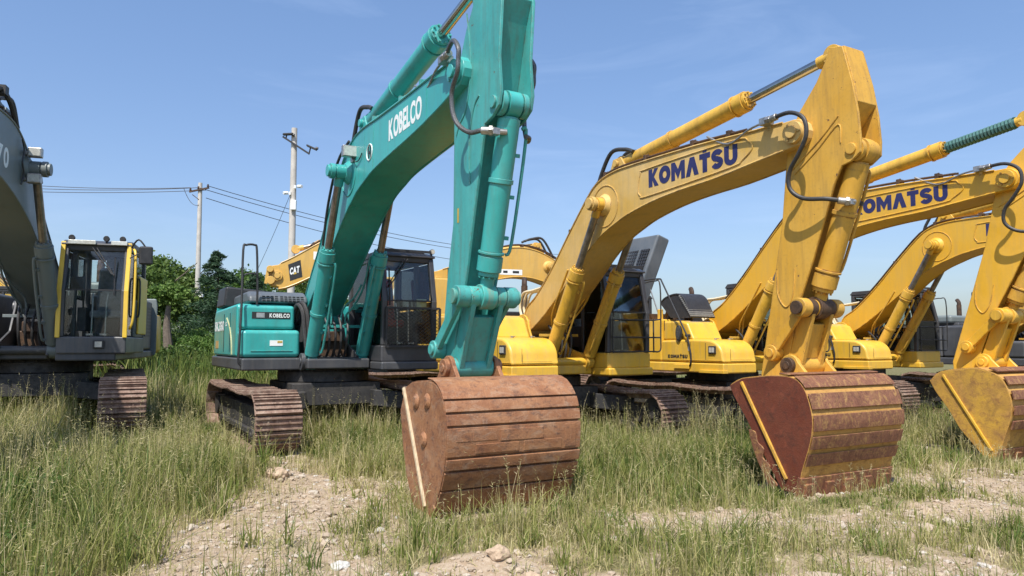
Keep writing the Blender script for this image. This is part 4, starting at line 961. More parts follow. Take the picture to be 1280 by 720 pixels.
# boom work lamp facing forward
q = MB(); q.box((2.46, -.50, 4.36 + dzk), (2.56, -.28, 4.53 + dzk)); q.box((2.4, -.34, 4.30 + dzk), (2.5, -.30, 4.40 + dzk)); lp = q.build('work_lamp', STEEL, bk, .012)
q = MB(); q.box((2.562, -.485, 4.375 + dzk), (2.568, -.295, 4.515 + dzk)); q.build('lens', LENS, lp)
q = MB(); q.tube(smooth([(2.5, -.34, 4.36 + dzk), (2.6, -.33, 4.28 + dzk), (2.75, -.32, 4.28 + dzk), (2.85, -.31, 4.36 + dzk)], 4), .008); q.build('lamp_cable', BLACK, lp)
q = MB(); q.tube(smooth([(1.0, -.34, 3.2 + dzk), (1.35, -.36, 3.86 + dzk), (1.9, -.38, 4.42 + dzk), (2.3, -.33, 4.66 + dzk)], 5), .022); q.build('side_cable', RUBBER, bk)
q = MB(); q.box((2.92, -.303, 3.96 + dzk), (3.0 - .065, -.299, 4.69 + dzk)); q.build('plate_seam', TEAL, bk)
q = MB(); q.box((3.30, -.306, 4.03 + dzk), (3.315, -.298, 4.68 + dzk)); q.box((5.15, -.306, 4.22 + dzk), (5.165, -.298, 4.66 + dzk)); q.build('plate_edge', TEAL, bk)

# ------------------------------------------------------------------ grey excavator at the left edge
GV = dict(KB); GV.update(style='k2', xr=1.3, foot=(.05, 2.02), bcf=(1.04, 1.30), bp=(2.45, 3.95), shoe=.33,
    boom_top=[(-.02, 2.25), (.25, 2.48), (.9, 2.98), (1.4, 3.35), (1.95, 3.85), (2.4, 4.20), (2.75, 4.38), (3.1, 4.46), (3.6, 4.47), (4.4, 4.42), (5.2, 4.38), (5.75, 4.42)],
    boom_bot=[(-.02, 1.86), (.45, 2.12), (1.0, 2.48), (1.7, 2.95), (2.2, 3.22), (2.65, 3.40), (3.1, 3.53), (3.6, 3.63), (4.2, 3.70), (5.0, 3.86), (5.5, 4.0), (5.85, 4.1)],
    head=(5.98, 4.26), acf=(2.75, 4.62), act=(6.05, 5.35), bodymat=DARK, skirtmat=DARK, boommat=GREY, armmat=GREY, armmat2=GREY, cylmat=GREY, cylmat2=GREY, linkmat=GREY, bracketmat=DARK, cwmat=GREY, hoodmat=GREY, linemat=GREASE,
    cabmat=DARK, cablow=paint('cab_base_grey', (.055, .058, .063), amt=.2), accent=paint('cab_pillar_yellow', (.70, .46, .04), amt=.15), grille=None, roofguard=False, lamps=3, lightbar=True, mirror=True, seatmat=SEAT, paper=False, wiper='v', cabx=(-.35, 1.40), cabz=(1.24, 3.08), hose=None, outline=None, pinmat=GREY)
GV['own_z'] = True; GV['lpy'] = 1.36; GV['under_yaw'] = 9
r0, b0, t0, dz0 = excavator('excavator', 'dark grey excavator with yellow cab pillars, its boom cut off by the left edge', 'excavator', (-8.12, 12.83), 18, .20, GV)
lettering('70', b0, WHITE, (3.63, .30, 3.77), (-1, 0, 0), (0, 0, 1), .45, .29, gap=.10, bold=.03)
for zz in (4.16, 3.78):
    q = MB(); q.box((2.52, .36, zz - .07), (2.62, .54, zz + .07)); q.box((2.44, .30, zz - .03), (2.54, .38, zz + .03)); lp = q.build('work_lamp', STEEL, b0, .012)
    q = MB(); q.box((2.622, .38, zz - .05), (2.626, .52, zz + .05)); q.build('lens', LENS, lp)
q = MB(); q.tube(smooth([(2.75, .33, 4.30), (2.68, .34, 4.15), (2.74, .34, 3.98), (2.66, .34, 3.82), (2.72, .33, 3.66)], 5), .012); q.build('lamp_cable', BLACK, b0)
q = MB(); q.tube(smooth([(3.9, .24, 4.62), (3.5, .26, 4.78), (3.1, .26, 4.72), (2.8, .27, 4.45)], 6), .036); q.box((3.36, .20, 4.72), (3.5, .32, 4.84)); q.build('boom_hose', RUBBER, b0)

# ------------------------------------------------------------------ second row: orange-yellow excavators pointing left, one grey one right
CT = dict(GV); CT.update(boom_top=[(-.02, 2.25), (.25, 2.48), (.9, 3.05), (1.4, 3.5), (1.95, 3.95), (2.4, 4.25), (2.9, 4.44), (3.4, 4.50), (3.9, 4.43), (4.6, 4.18), (5.2, 3.95), (5.72, 3.78)], boom_bot=[(-.02, 1.86), (.45, 2.12), (1.0, 2.55), (1.7, 3.05), (2.2, 3.35), (2.65, 3.52), (3.1, 3.62), (3.6, 3.62), (4.2, 3.50), (5.0, 3.25), (5.5, 3.12), (5.8, 3.08)], head=(5.86, 3.43), hr=.30, bodymat=CATY, skirtmat=DARK, boommat=CATY, armmat=CATY, armmat2=CATY, cylmat=CATY, cylmat2=CATY, linkmat=CATY, bracketmat=CATY, cwmat=CATY, hoodmat=BLACK, cablow=CATY, accent=None, lightbar=False, mirror=False, wiper=None, lamps=None, pinmat=GREASE, noarm=True, cabmat=BLACK, acf=(2.75, 4.60), act=(5.1, 4.20), acr=.10, acs=.6, acrod=RUSTROD)
C1 = dict(CT); kx = .62
for k in ('boom_top', 'boom_bot'): C1[k] = [(x * kx, z) for x, z in CT[k]]
for k in ('head', 'bp', 'acf', 'act'): C1[k] = (CT[k][0] * kx, CT[k][1])
C1.update(cabmat=CATY, accent=CATY, doormat=CATY)
rc, bc, tc, dzc = excavator('excavator', 'orange-yellow excavator behind the teal cab, white letters on a black boom plate', 'excavator', (-2.95, 21.2), -72, 0.0, C1)
q = MB(); q.prism([(2.98, 3.42), (3.04, 3.88), (3.36, 3.74), (3.30, 3.30)], .301, .306); pc = q.build('name_plate', INK, bc)
lettering('CAT', pc, WHITE, (3.31, .307, 3.46), (-1, 0, .3), (0, 0, 1), .26, .20, gap=.02, bold=.05)
q = MB(); q.add([(3.13, .3085, 3.50), (3.22, .3085, 3.47), (3.17, .3085, 3.56), (3.13, .311, 3.50), (3.22, .311, 3.47), (3.17, .311, 3.56)], [(3, 5, 4), (0, 1, 2), (0, 2, 5, 3), (2, 1, 4, 5), (1, 0, 3, 4)]); q.build('triangle_mark', YMARK, pc)
q = MB(); q.box((-1.0, 1.60, 1.35), (1.02, 1.66, 3.36)); sdr = q.build('side_door', CATY, rc, .03)
lettering('CAT', sdr, WHITE, (.98, 1.662, 2.86), (-1, 0, 0), (0, 0, 1), .62, .30, gap=.02, bold=.05)
q = MB(); q.box((-.25, 1.661, 2.2), (-.1, 1.664, 2.5)); q.build('paper_decal', WHITE, sdr)
q = MB(); q.box((2.50, .301, 3.90), (2.70, .304, 4.12)); q.build('paper_decal', WHITE, bc)
q = MB(); q.cyl((3.82, -.45, 3.60), (3.82, .45, 3.60), .09, n=16); q.bar((3.86, .36, 3.65), (3.92, .36, 3.20), .10, .08); q.cyl((3.80, .3, 3.3), (3.80, .42, 3.3), .11, n=16); q.build('head_bracket', CATY, bc, .01)
rc2, bc2, tc2, dzc2 = excavator('excavator', 'orange-yellow excavator whose arched boom shows between the teal arm and the yellow boom', 'excavator', (3.3, 23.2), -70, -.05, CT)
q = MB(); q.box((3.3, .301, 3.68), (4.0, .304, 3.84)); pc = q.build('label_plate', WHITE, bc2)
for xa, xb in ((3.40, 3.60), (3.76, 3.90)):
    q = MB(); q.box((xa, .305, 3.73), (xb, .307, 3.80)); q.build('label_print', INK, pc)
YB = dict(CT); YB.update(bodymat=YEL, boommat=YEL, cylmat=YEL, armmat=YEL, cwmat=YEL, bracketmat=YEL, cablow=YEL)
r5, b5, t5, dz5 = excavator('excavator', 'yellow excavator standing in the back row behind the grey one', 'excavator', (-14.2, 22.5), -75, .15, YB)
CG = dict(GV); CG.update(bodymat=DARK, skirtmat=DARK, boommat=YELA, cylmat=YELA, cylmat2=YELA, armmat=YELA, armmat2=YELA, linkmat=YELA, bracketmat=DARK, accent=None, lightbar=False, cwmat=DARK, cablow=DARK, mirror=True, noarm=False)
r6, b6, t6, dz6 = excavator('excavator', 'black-bodied excavator at the right edge behind the yellow bucket arm', 'excavator', (14.3, 21.6), 30, -.12, CG)
h = MB(); Y = -1.5
h.tube(smooth([(.0, Y, 1.4), (.0, Y, 3.0), (.05, Y, 3.15), (.25, Y, 3.18), (.5, Y, 3.1), (.55, Y, 2.9)], 4), .022); h.build('hand_rail', BLACK, r6)

# ------------------------------------------------------------------ terrain
def lattice(seed, n=256): return np.random.default_rng(seed).random((n, n))
_L = [lattice(s) for s in range(6)]
def vnoise(x, y, k):
    L = _L[k]; n = L.shape[0]
    xi = np.floor(x).astype(int); yi = np.floor(y).astype(int); fx = x - xi; fy = y - yi
    fx = fx * fx * (3 - 2 * fx); fy = fy * fy * (3 - 2 * fy)
    a = L[xi % n, yi % n]; b = L[(xi + 1) % n, yi % n]; c = L[xi % n, (yi + 1) % n]; d = L[(xi + 1) % n, (yi + 1) % n]
    return (a * (1 - fx) + b * fx) * (1 - fy) + (c * (1 - fx) + d * fx) * fy - .5
def fbm(x, y, s, octs=4):
    v = 0; a = 1
    for k in range(octs):
        v = v + a * vnoise(x * s + 13.7 * k, y * s + 7.1 * k, k % 6); s *= 2.1; a *= .5
    return v
def bare(x, y):
    """1 where the soil is bare, 0 where grass covers it"""
    e = lambda cx, cy, rx, ry: np.exp(-((x - cx) / rx) ** 2 - ((y - cy) / ry) ** 2)
    v = 1.15 * e(-2.25, 7.0, .85, 2.0) + 1.1 * e(-1.0, 5.2, 1.3, .75) + .9 * e(-2.9, 9.0, .8, 1.0) + 1.1 * e(3.3, 7.3, 1.6, .6) + 1.2 * e(6.0, 9.6, 2.2, 1.3) + .8 * e(.6, 5.0, 1.1, .5) + .6 * e(1.4, 7.2, 1.0, .9) + .8 * e(3.6, 5.4, 1.5, .7) + .55 * e(7.5, 12.3, 1.3, 1.5)
    far = np.clip((22 - y) / 6, 0, 1)
    return np.clip((v * .72 + fbm(x, y, .9) * .8 + fbm(x + 30, y, 2.6, 3) * .75 + .03) * far, 0, 1)
def ground_h(x, y):
    x = np.asarray(x, float); y = np.asarray(y, float)
    base = np.interp(x - (y - 13) * .35, [-10, -7, -3.5, 0, 4, 20], [.20, .17, .03, -.07, -.12, -.12])
    near = np.clip((12 - y) / 6, 0, 1); base = base * (1 - near) + near * np.interp(x, [-6, -2, 3, 8], [.10, -.04, -.09, -.12])
    near = np.clip((24 - y) / 4, 0, 1); z = base
    z = z + .05 * fbm(x, y, .5) + .035 * fbm(x + 50, y, 1.9)
    z = z + .16 * np.exp(-((x + 3.0) / .55) ** 2 - ((y - 8.9) / .5) ** 2) + .07 * np.exp(-((x - 4.0) / 1.2) ** 2 - ((y - 8.0) / .35) ** 2) + .10 * np.exp(-((x + .15) / .4) ** 2 - ((y - 5.75) / .25) ** 2)
    b = bare(x, y); m = np.clip((16 - y) / 3, 0, 1)
    z = z + b * m * (.045 * fbm(x, y, 5.0, 4) + .012 * np.abs(fbm(x + 9, y, 16, 3)))
    return z

def grid_axis(parts):
    out = []
    for a, b, s in parts:
        n = max(1, int(round(abs(b - a) / s))); out += [a + (b - a) * i / n for i in range(n)]
    out.append(parts[-1][1]); return np.array(out)
gx = grid_axis([(-900, -200, 100), (-200, -60, 20), (-60, -20, 4), (-20, -9, .4), (-9, 10, .045), (10, 22, .4), (22, 60, 4), (60, 200, 20), (200, 900, 100)])
gy = grid_axis([(-60, -4, 8), (-4, 3, .7), (3, 12.5, .045), (12.5, 20, .15), (20, 40, .6), (40, 100, 6), (100, 300, 25), (300, 1500, 150)])
X, Y = np.meshgrid(gx, gy); Z = ground_h(X, Y); nx, ny = len(gx), len(gy)
me = bpy.data.meshes.new('ground')
co = np.stack([X, Y, Z], -1).reshape(-1, 3).astype(np.float32)
I = np.arange(nx * ny).reshape(ny, nx); Q = np.stack([I[:-1, :-1], I[:-1, 1:], I[1:, 1:], I[1:, :-1]], -1).reshape(-1, 4)
def fill(me, co, faces, k):
    me.vertices.add(len(co)); me.vertices.foreach_set('co', np.ascontiguousarray(co, dtype=np.float32).ravel())
    me.loops.add(len(faces) * k); me.loops.foreach_set('vertex_index', np.ascontiguousarray(faces, dtype=np.int32).ravel())
    me.polygons.add(len(faces)); me.polygons.foreach_set('loop_start', np.arange(0, len(faces) * k, k, dtype=np.int32))
    me.polygons.foreach_set('loop_total', np.full(len(faces), k, dtype=np.int32))
    me.polygons.foreach_set('use_smooth', np.ones(len(faces), dtype=bool)); me.update(calc_edges=True)
fill(me, co, Q, 4)
at = me.attributes.new('bare', 'FLOAT', 'POINT'); at.data.foreach_set('value', (bare(X, Y)).ravel().astype(np.float32))
go = bpy.data.objects.new('ground', me); COL.objects.link(go); tag(go, 'dry sandy soil of the yard with bare rubble patches', 'ground', kind='structure')
m, t, b = nt('dry_soil')
v = mapping(t, (1, 1, 1)); n1 = noise(t, 1.6, 8, .7, v, .3); n2 = noise(t, 14, 8, .75, v); n3 = noise(t, 70, 5, .7, v)
c = mix(t, ramp(t, n1, [(.35, 0), (.65, 1)]), (.27, .195, .125), (.385, .29, .20))
c = mix(t, ramp(t, n2, [(.40, 0), (.70, 1)]), c, (.42, .345, .26))
c = mix(t, ramp(t, n3, [(.30, 1), (.48, 0)]), c, (.22, .165, .11))
vo = t.nodes.new('ShaderNodeTexVoronoi'); vo.inputs['Scale'].default_value = 28; t.links.new(v, vo.inputs['Vector'])
c = mix(t, ramp(t, vo.outputs['Distance'], [(.05, .55), (.28, 0)]), c, (.47, .41, .34))
a = t.nodes.new('ShaderNodeAttribute'); a.attribute_name = 'bare'
gcol = mix(t, ramp(t, n2, [(.4, 0), (.65, 1)]), (.10, .105, .04), (.22, .18, .09))
c = mix(t, ramp(t, a.outputs['Fac'], [(.12, 0), (.55, 1)]), gcol, c)
t.links.new(c, b.inputs['Base Color']); b.inputs['Roughness'].default_value = .95; b.inputs['Specular IOR Level'].default_value = .15
bump(t, b, mix(t, .5, n2, n3), .7, .02)
me.materials.append(m)

# ------------------------------------------------------------------ scattered rubble
def rocks(name, n, xr, yr, size, mat, dens=None, seed=3, label=None):
    rg = np.random.default_rng(seed); ico = [(0, 0, 1), (.89, 0, .45), (.28, .85, .45), (-.72, .53, .45), (-.72, -.53, .45), (.28, -.85, .45), (.72, .53, -.45), (-.28, .85, -.45), (-.89, 0, -.45), (-.28, -.85, -.45), (.72, -.53, -.45), (0, 0, -1)]
    F = [(0, 1, 2), (0, 2, 3), (0, 3, 4), (0, 4, 5), (0, 5, 1), (1, 6, 2), (2, 7, 3), (3, 8, 4), (4, 9, 5), (5, 10, 1), (2, 6, 7), (3, 7, 8), (4, 8, 9), (5, 9, 10), (1, 10, 6), (6, 11, 7), (7, 11, 8), (8, 11, 9), (9, 11, 10), (10, 11, 6)]
    x = rg.uniform(*xr, n * 4); y = rg.uniform(*yr, n * 4); k = rg.random(n * 4) < np.clip(bare(x, y) * 1.6 - .35, .01, 1)
    x = x[k][:n]; y = y[k][:n]; n = len(x)
    s = size * np.exp(rg.normal(0, .55, n)); z = ground_h(x, y)
    V = np.array(ico)[None] * (1 + rg.uniform(-.35, .35, (n, 12, 3))) * (s[:, None, None]) * np.stack([rg.uniform(.7, 1.3, n), rg.uniform(.7, 1.3, n), rg.uniform(.4, .8, n)], -1)[:, None, :]
    an = rg.uniform(0, 6.28, n); ca, sa = np.cos(an)[:, None], np.sin(an)[:, None]
    V = np.stack([V[..., 0] * ca - V[..., 1] * sa, V[..., 0] * sa + V[..., 1] * ca, V[..., 2]], -1) + np.stack([x, y, z + s * .15], -1)[:, None, :]
    Fi = (np.array(F)[None] + (np.arange(n) * 12)[:, None, None]).reshape(-1, 3)
    me = bpy.data.meshes.new(name); fill(me, V.reshape(-1, 3), Fi, 3); me.polygons.foreach_set('use_smooth', np.zeros(len(Fi), dtype=bool))
    at = me.attributes.new('tone', 'FLOAT', 'POINT'); at.data.foreach_set('value', np.repeat(rg.random(n), 12).astype(np.float32))
    me.materials.append(mat); o = bpy.data.objects.new(name, me); COL.objects.link(o); tag(o, label, 'rubble', kind='stuff')
m, t, b = nt('rubble_stone'); a = t.nodes.new('ShaderNodeAttribute'); a.attribute_name = 'tone'; v = mapping(t, (1, 1, 1)); n1 = noise(t, 40, 5, .7, v)
c = ramp(t, a.outputs['Fac'], [(0, (.26, .20, .14)), (.35, (.40, .32, .24)), (.75, (.42, .34, .25)), (.96, (.46, .42, .36)), (1, (.50, .47, .43))]); c = mix(t, ramp(t, n1, [(.3, .5), (.6, 0)]), c, (.24, .18, .12))
t.links.new(c, b.inputs['Base Color']); b.inputs['Roughness'].default_value = .92; bump(t, b, n1, .4, .01); STONE = m
rocks('gravel', 14000, (-6, 10), (4.2, 13), .012, STONE, seed=3, label='small stones and crumbs of dry soil on the bare patches')
rocks('rubble', 600, (-5, 10), (4.5, 12.5), .022, STONE, seed=5, label='broken clods and stones lying on the bare patches')

def boulder(x, y, r, sq, mat, label, seed):
    rg = random.Random(seed); import bmesh
    bm = bmesh.new(); bmesh.ops.create_icosphere(bm, subdivisions=3, radius=1)
    from mathutils import noise as mn
    for v in bm.verts:
        d = 1 + .35 * mn.noise(v.co * 1.3 + Vector((seed, 0, 0))) + .12 * mn.noise(v.co * 4 + Vector((0, seed, 0)))
        v.co = Vector((v.co.x * r * sq[0] * d, v.co.y * r * sq[1] * d, v.co.z * r * sq[2] * d))
    me = bpy.data.meshes.new('rock'); bm.to_mesh(me); bm.free(); me.materials.append(mat)
    o = bpy.data.objects.new('rock', me); COL.objects.link(o); o.location = (x, y, float(ground_h(x, y)) + r * sq[2] * .3); o.rotation_euler = (0, 0, rg.uniform(0, 3)); tag(o, label, 'rock', 'loose rocks on the bare soil')
PALE = plain('pale_stone', (.48, .46, .42), .85, 0, .15, 20, .4); TANS = plain('tan_stone', (.42, .31, .21), .9, 0, .25, 14, .5)
boulder(-1.28, 5.62, .055, (1.3, 1, .7), PALE, 'whitish rock lying alone on the bare soil left of the rusty bucket', 1)
boulder(-3.30, 9.2, .10, (1.3, 1, .7), PALE, 'pale broken rock on the left side of the rubble mound', 2)
boulder(-.10, 5.65, .075, (1.2, 1, .75), TANS, 'big tan clod of soil right below the rusty bucket', 3)
boulder(.14, 5.42, .065, (1.2, 1, .8), TANS, 'smaller tan clod at the bottom edge under the rusty bucket', 4)
boulder(-2.75, 8.75, .12, (1.4, 1, .6), TANS, 'tan clod on top of the rubble mound before the teal track', 6)

# ------------------------------------------------------------------ grass
foot_boxes = []
def clear_of_machines(x, y):
    ok = np.ones(len(x), bool)
    for (ox, oy), deg, big in (((.54, 14.31), 30, (5.7, 6.75)), ((4.75, 16.8), 30, (5.3, 6.4)), ((-3.33, 13.15), 30, (5.75, 6.7)), ((-8.12, 12.83), 18, (5.7, 6.7)), ((8.84, 19.31), 30, (5.3, 6.4))):
        a = R(deg); F = (math.sin(a), -math.cos(a)); L = (math.cos(a), math.sin(a))
        lx = (x - ox) * F[0] + (y - oy) * F[1]; ly = (x - ox) * L[0] + (y - oy) * L[1]
        ok &= ~((np.abs(lx) < 2.42) & (np.abs(np.abs(ly) - 1.28) < .36)) & ~((lx > big[0]) & (lx < big[1]) & (np.abs(ly) < .82))
    return ok
def blades(name, x, y, h, w, tone, mat, label, lean=.45, seed=1, seedhead=False, kind='stuff', cat='grass'):
    rg = np.random.default_rng(seed); n = len(x); z = ground_h(x, y) - .02
    a = rg.uniform(0, 2 * np.pi, n); ln = np.abs(rg.normal(0, lean, n)) * h; dx, dy = np.cos(a), np.sin(a)
    fa = a + rg.normal(0, .9, n) + np.pi / 2; sx, sy = np.cos(fa), np.sin(fa)
    T = np.array([0, .35, .72, 1.0]); V = []
    for k, tt in enumerate(T):
        px = x + dx * ln * tt ** 1.9; py = y + dy * ln * tt ** 1.9; pz = z + h * (tt - .22 * (ln / np.maximum(h, .01)) * tt ** 2.4)
        ww = w * (1 - .15 * tt) * (1 if k < 2 else .72)
        if k < 3:
            V.append(np.stack([px - sx * ww, py - sy * ww, pz], -1)); V.append(np.stack([px + sx * ww, py + sy * ww, pz], -1))
        else: V.append(np.stack([px, py, pz], -1))
    V = np.stack(V, 1)  # n,7,3
    F = np.array([(0, 1, 3), (0, 3, 2), (2, 3, 5), (2, 5, 4), (4, 5, 6)])
    Fi = (F[None] + (np.arange(n) * 7)[:, None, None]).reshape(-1, 3); Vv = V.reshape(-1, 3); tn = np.repeat(tone, 7)
    if seedhead:
        # a loose spike of short bristles around the stem tip
        tip = V[:, 6]; b = V[:, 4]; k = 7; P = []; 
        for j in range(k):
            t_ = .15 + .95 * j / k; c = b + (tip - b) * t_; q = rg.normal(0, 1, (n, 3)); q[:, 2] = np.abs(q[:, 2]) * .8; q /= np.linalg.norm(q, axis=1)[:, None]
            s = (.012 + .010 * rg.random(n))[:, None] * 1.3; s2 = rg.normal(0, 1, (n, 3)); s2 /= np.linalg.norm(s2, axis=1)[:, None]
            P += [c - s2 * .003, c + s2 * .003, c + q * s * 1.7]
        P = np.stack(P, 1); Fk = np.array([(3 * j, 3 * j + 1, 3 * j + 2) for j in range(k)])
        Fi2 = (Fk[None] + (np.arange(n) * 3 * k)[:, None, None]).reshape(-1, 3) + len(Vv)
        Vv = np.concatenate([Vv, P.reshape(-1, 3)]); Fi = np.concatenate([Fi, Fi2]); tn = np.concatenate([tn, np.repeat(np.clip(tone + .15, 0, 1), 3 * k)])
    me = bpy.data.meshes.new(name); fill(me, Vv, Fi, 3)
    at = me.attributes.new('tone', 'FLOAT', 'POINT'); at.data.foreach_set('value', tn.astype(np.float32)); me.materials.append(mat)
    o = bpy.data.objects.new(name, me); COL.objects.link(o); tag(o, label, cat, kind=kind); return o

GRASS = leafy('grass_blades', [(0, (.055, .105, .02)), (.26, (.13, .175, .035)), (.48, (.25, .27, .07)), (.72, (.40, .36, .15)), (1, (.56, .48, .28))], .35)
def tall(x, y):   # local grass height factor
    v = .29 + .22 * np.clip((-x - 1.2 - (y - 6) * .1) / 2.5, 0, 1) + .20 * np.clip((y - 7.5) / 3, 0, 1) + .28 * fbm(x + 4, y, .7)
    e = lambda cx, cy, rx, ry: np.exp(-((x - cx) / rx) ** 2 - ((y - cy) / ry) ** 2)
    v = v * (1 - .66 * np.clip(e(-3.6, 10.2, 1.2, 1.4) + e(3.6, 8.0, 1.3, .7) + e(-5.0, 12.4, 1.3, 1.8) + e(7.2, 10.8, 1.3, .8) + .95 * e(-5.7, 10.8, .9, 1.2) + .8 * e(2.2, 11.6, 1.2, 1.2), 0, 1))
    return np.clip(v, .10, .95)
def scatter(nt_, xr, yr, per, spread, seed, thr=1.0, ypow=1.0):
    rg = np.random.default_rng(seed)
    cx = rg.uniform(*xr, nt_); u = rg.random(nt_); cy = yr[0] + (yr[1] - yr[0]) * u ** ypow
    keep = rg.random(nt_) < np.clip(1.14 - bare(cx, cy) * thr * 1.35, .07, 1); cx = cx[keep]; cy = cy[keep]
    vis = np.abs(cx) < cy * .78 + 1.0; cx = cx[vis]; cy = cy[vis]
    hh = tall(cx, cy) * rg.uniform(.5, 1.3, len(cx)) * (1 - .5 * bare(cx, cy)); tn = np.clip(.47 + .62 * fbm(cx, cy, .8) + rg.normal(0, .20, len(cx)) + .14 * bare(cx, cy) - .05 * (hh - .4), 0, 1)
    k = rg.poisson(per, len(cx)); x = np.repeat(cx, k); y = np.repeat(cy, k); n = len(x)
    x = x + rg.normal(0, spread, n); y = y + rg.normal(0, spread, n)
    h = np.repeat(hh, k) * rg.uniform(.35, 1.1, n); tone = np.clip(np.repeat(tn, k) + rg.normal(0, .13, n), 0, 1)
    ok = clear_of_machines(x, y); return x[ok], y[ok], h[ok], tone[ok], rg
x, y, h, tn, rg = scatter(14500, (-8.5, 10), (4.3, 13), 13, .06, 21, ypow=.85)
blades('grass', x, y, h, (.0017 + .00026 * y) * rg.uniform(.6, 1.5, len(x)), tn, GRASS, 'yellow-green grass growing in tufts round the machines', lean=.55, seed=22)
x, y, h, tn, rg = scatter(1500, (-8.5, 10), (4.3, 12), 16, .035, 31)
blades('grass', x, y, h * .95 + .05, (.0034 + .00035 * y) * rg.uniform(.6, 1.4, len(x)), np.clip(tn * .5 + .02, 0, 1), GRASS, 'deep green clumps of wider grass blades', lean=.7, seed=32)
x, y, h, tn, rg = scatter(5200, (-15, 18), (12.6, 27), 12, .10, 23)
blades('grass', x, y, h * 1.05, .0055 * rg.uniform(.6, 1.5, len(x)), tn, GRASS, 'grass between and behind the machines', seed=24)
x, y, h, tn, rg = scatter(6000, (-8.5, 10), (4.4, 15), 2.4, .05, 25)
blades('grass_stems', x, y, np.clip(h * 1.35 + .18, .25, 1.05), .0016 + .00016 * y, np.clip(.70 + rg.normal(0, .14, len(x)), 0, 1), GRASS, 'thin straw-coloured stems with seed heads rising above the grass', lean=.22, seed=26, seedhead=True)
x, y, h, tn, rg = scatter(6500, (-8.5, 10), (4.3, 12), 8, .06, 27, thr=.5)
blades('dry_litter', x, y, h * .30 + .03, .0022 + rg.random(len(x)) * .002, np.clip(.85 + rg.normal(0, .12, len(x)), 0, 1), GRASS, 'short dry straw lying among the grass', lean=1.3, seed=28)

WEED = leafy('broad_weed_leaves', [(0, (.03, .08, .015)), (.5, (.06, .13, .025)), (1, (.12, .19, .04))], .35)
def weed(x, y, r, h, n, label, seed):
    rg = np.random.default_rng(seed); o = empty('weed', (x, y, float(ground_h(x, y))), 0, label, 'weed', 'broad-leaved weeds in the grass')
    t = MB(); P = []
    for k in range(9):
        a = rg.uniform(0, 6.28); rr = r * rg.uniform(.3, 1); hh = h * rg.uniform(.5, 1); tip = Vector((math.cos(a) * rr, math.sin(a) * rr, hh)); t.tube([(0, 0, 0), tip * .5 + Vector((0, 0, hh * .15)), tip], [.006, .004, .002], 5)
        for j in range(n // 9):
            f = rg.uniform(.3, 1); c = tip * f + Vector(rg.normal(0, .035, 3)); P.append(c)
    t.build('stems', GRASS, o); P = np.array([tuple(p) for p in P]); P = P[P[:, 2] > .01]
    me_o = None
    rg2 = np.random.default_rng(seed + 1); tn = np.clip(.5 + rg2.normal(0, .22, len(P)), 0, 1)
    leaves('foliage', P, .038, tn, WEED, o, seed, aspect=.45, flat=-.6)
# ------------------------------------------------------------------ foliage
def leaves(name, pts, size, tone, mat, parent=None, seed=1, aspect=.5, flat=.0):
    rg = np.random.default_rng(seed); n = len(pts); u = rg.normal(0, 1, (n, 3)); u[:, 2] *= 1 - flat; u /= np.linalg.norm(u, axis=1)[:, None]
    v = rg.normal(0, 1, (n, 3)); v -= (v * u).sum(1)[:, None] * u; v /= np.linalg.norm(v, axis=1)[:, None]
    s = (size * rg.uniform(.6, 1.4, n))[:, None]; P = np.stack([pts - u * s, pts + v * s * aspect, pts + u * s, pts - v * s * aspect], 1)
    me = bpy.data.meshes.new(name); fill(me, P.reshape(-1, 3), np.arange(n * 4).reshape(-1, 4), 4); me.polygons.foreach_set('use_smooth', np.zeros(n, dtype=bool))
    at = me.attributes.new('tone', 'FLOAT', 'POINT'); at.data.foreach_set('value', np.repeat(tone, 4).astype(np.float32)); me.materials.append(mat)
    o = bpy.data.objects.new(name, me); COL.objects.link(o)
    if parent: o.parent = parent
    return o
LEAF = leafy('tree_leaves', [(0, (.025, .055, .012)), (.4, (.065, .115, .022)), (.75, (.12, .185, .038)), (1, (.20, .27, .07))], .3)
LEAFL = leafy('light_tree_leaves', [(0, (.04, .09, .015)), (.5, (.09, .17, .03)), (1, (.20, .29, .07))], .35)
NEEDLE = leafy('conifer_needles', [(0, (.02, .045, .022)), (.5, (.04, .085, .04)), (1, (.09, .15, .07))], .2)
BARK = plain('bark', (.13, .10, .075), .9, 0, .35, 10, .5)
def crown_points(rg, c, rad, n, lobes, fill_=.6):
    out = []
    for k in range(lobes):
        d = rg.normal(0, 1, 3); d /= np.linalg.norm(d); d[2] = abs(d[2]) * 1.0 - .25
        lc = np.array(c) + d * np.array(rad) * rg.uniform(.35, .72); lr = np.array(rad) * rg.uniform(.28, .45)
        m_ = n // lobes; q = rg.normal(0, 1, (m_, 3)); q /= np.linalg.norm(q, axis=1)[:, None]; rr = rg.random(m_) ** (1 / 2.2); rr = .45 + .6 * rr
        # twig clumps
        cl = rg.normal(0, 1, (m_ // 14 + 1, 3)); cl /= np.linalg.norm(cl, axis=1)[:, None]; idx = rg.integers(0, len(cl), m_)
        p = cl[idx] * rr[:, None] * .95 + rg.normal(0, .12, (m_, 3)); out.append(lc + p * lr)
    return np.concatenate(out)
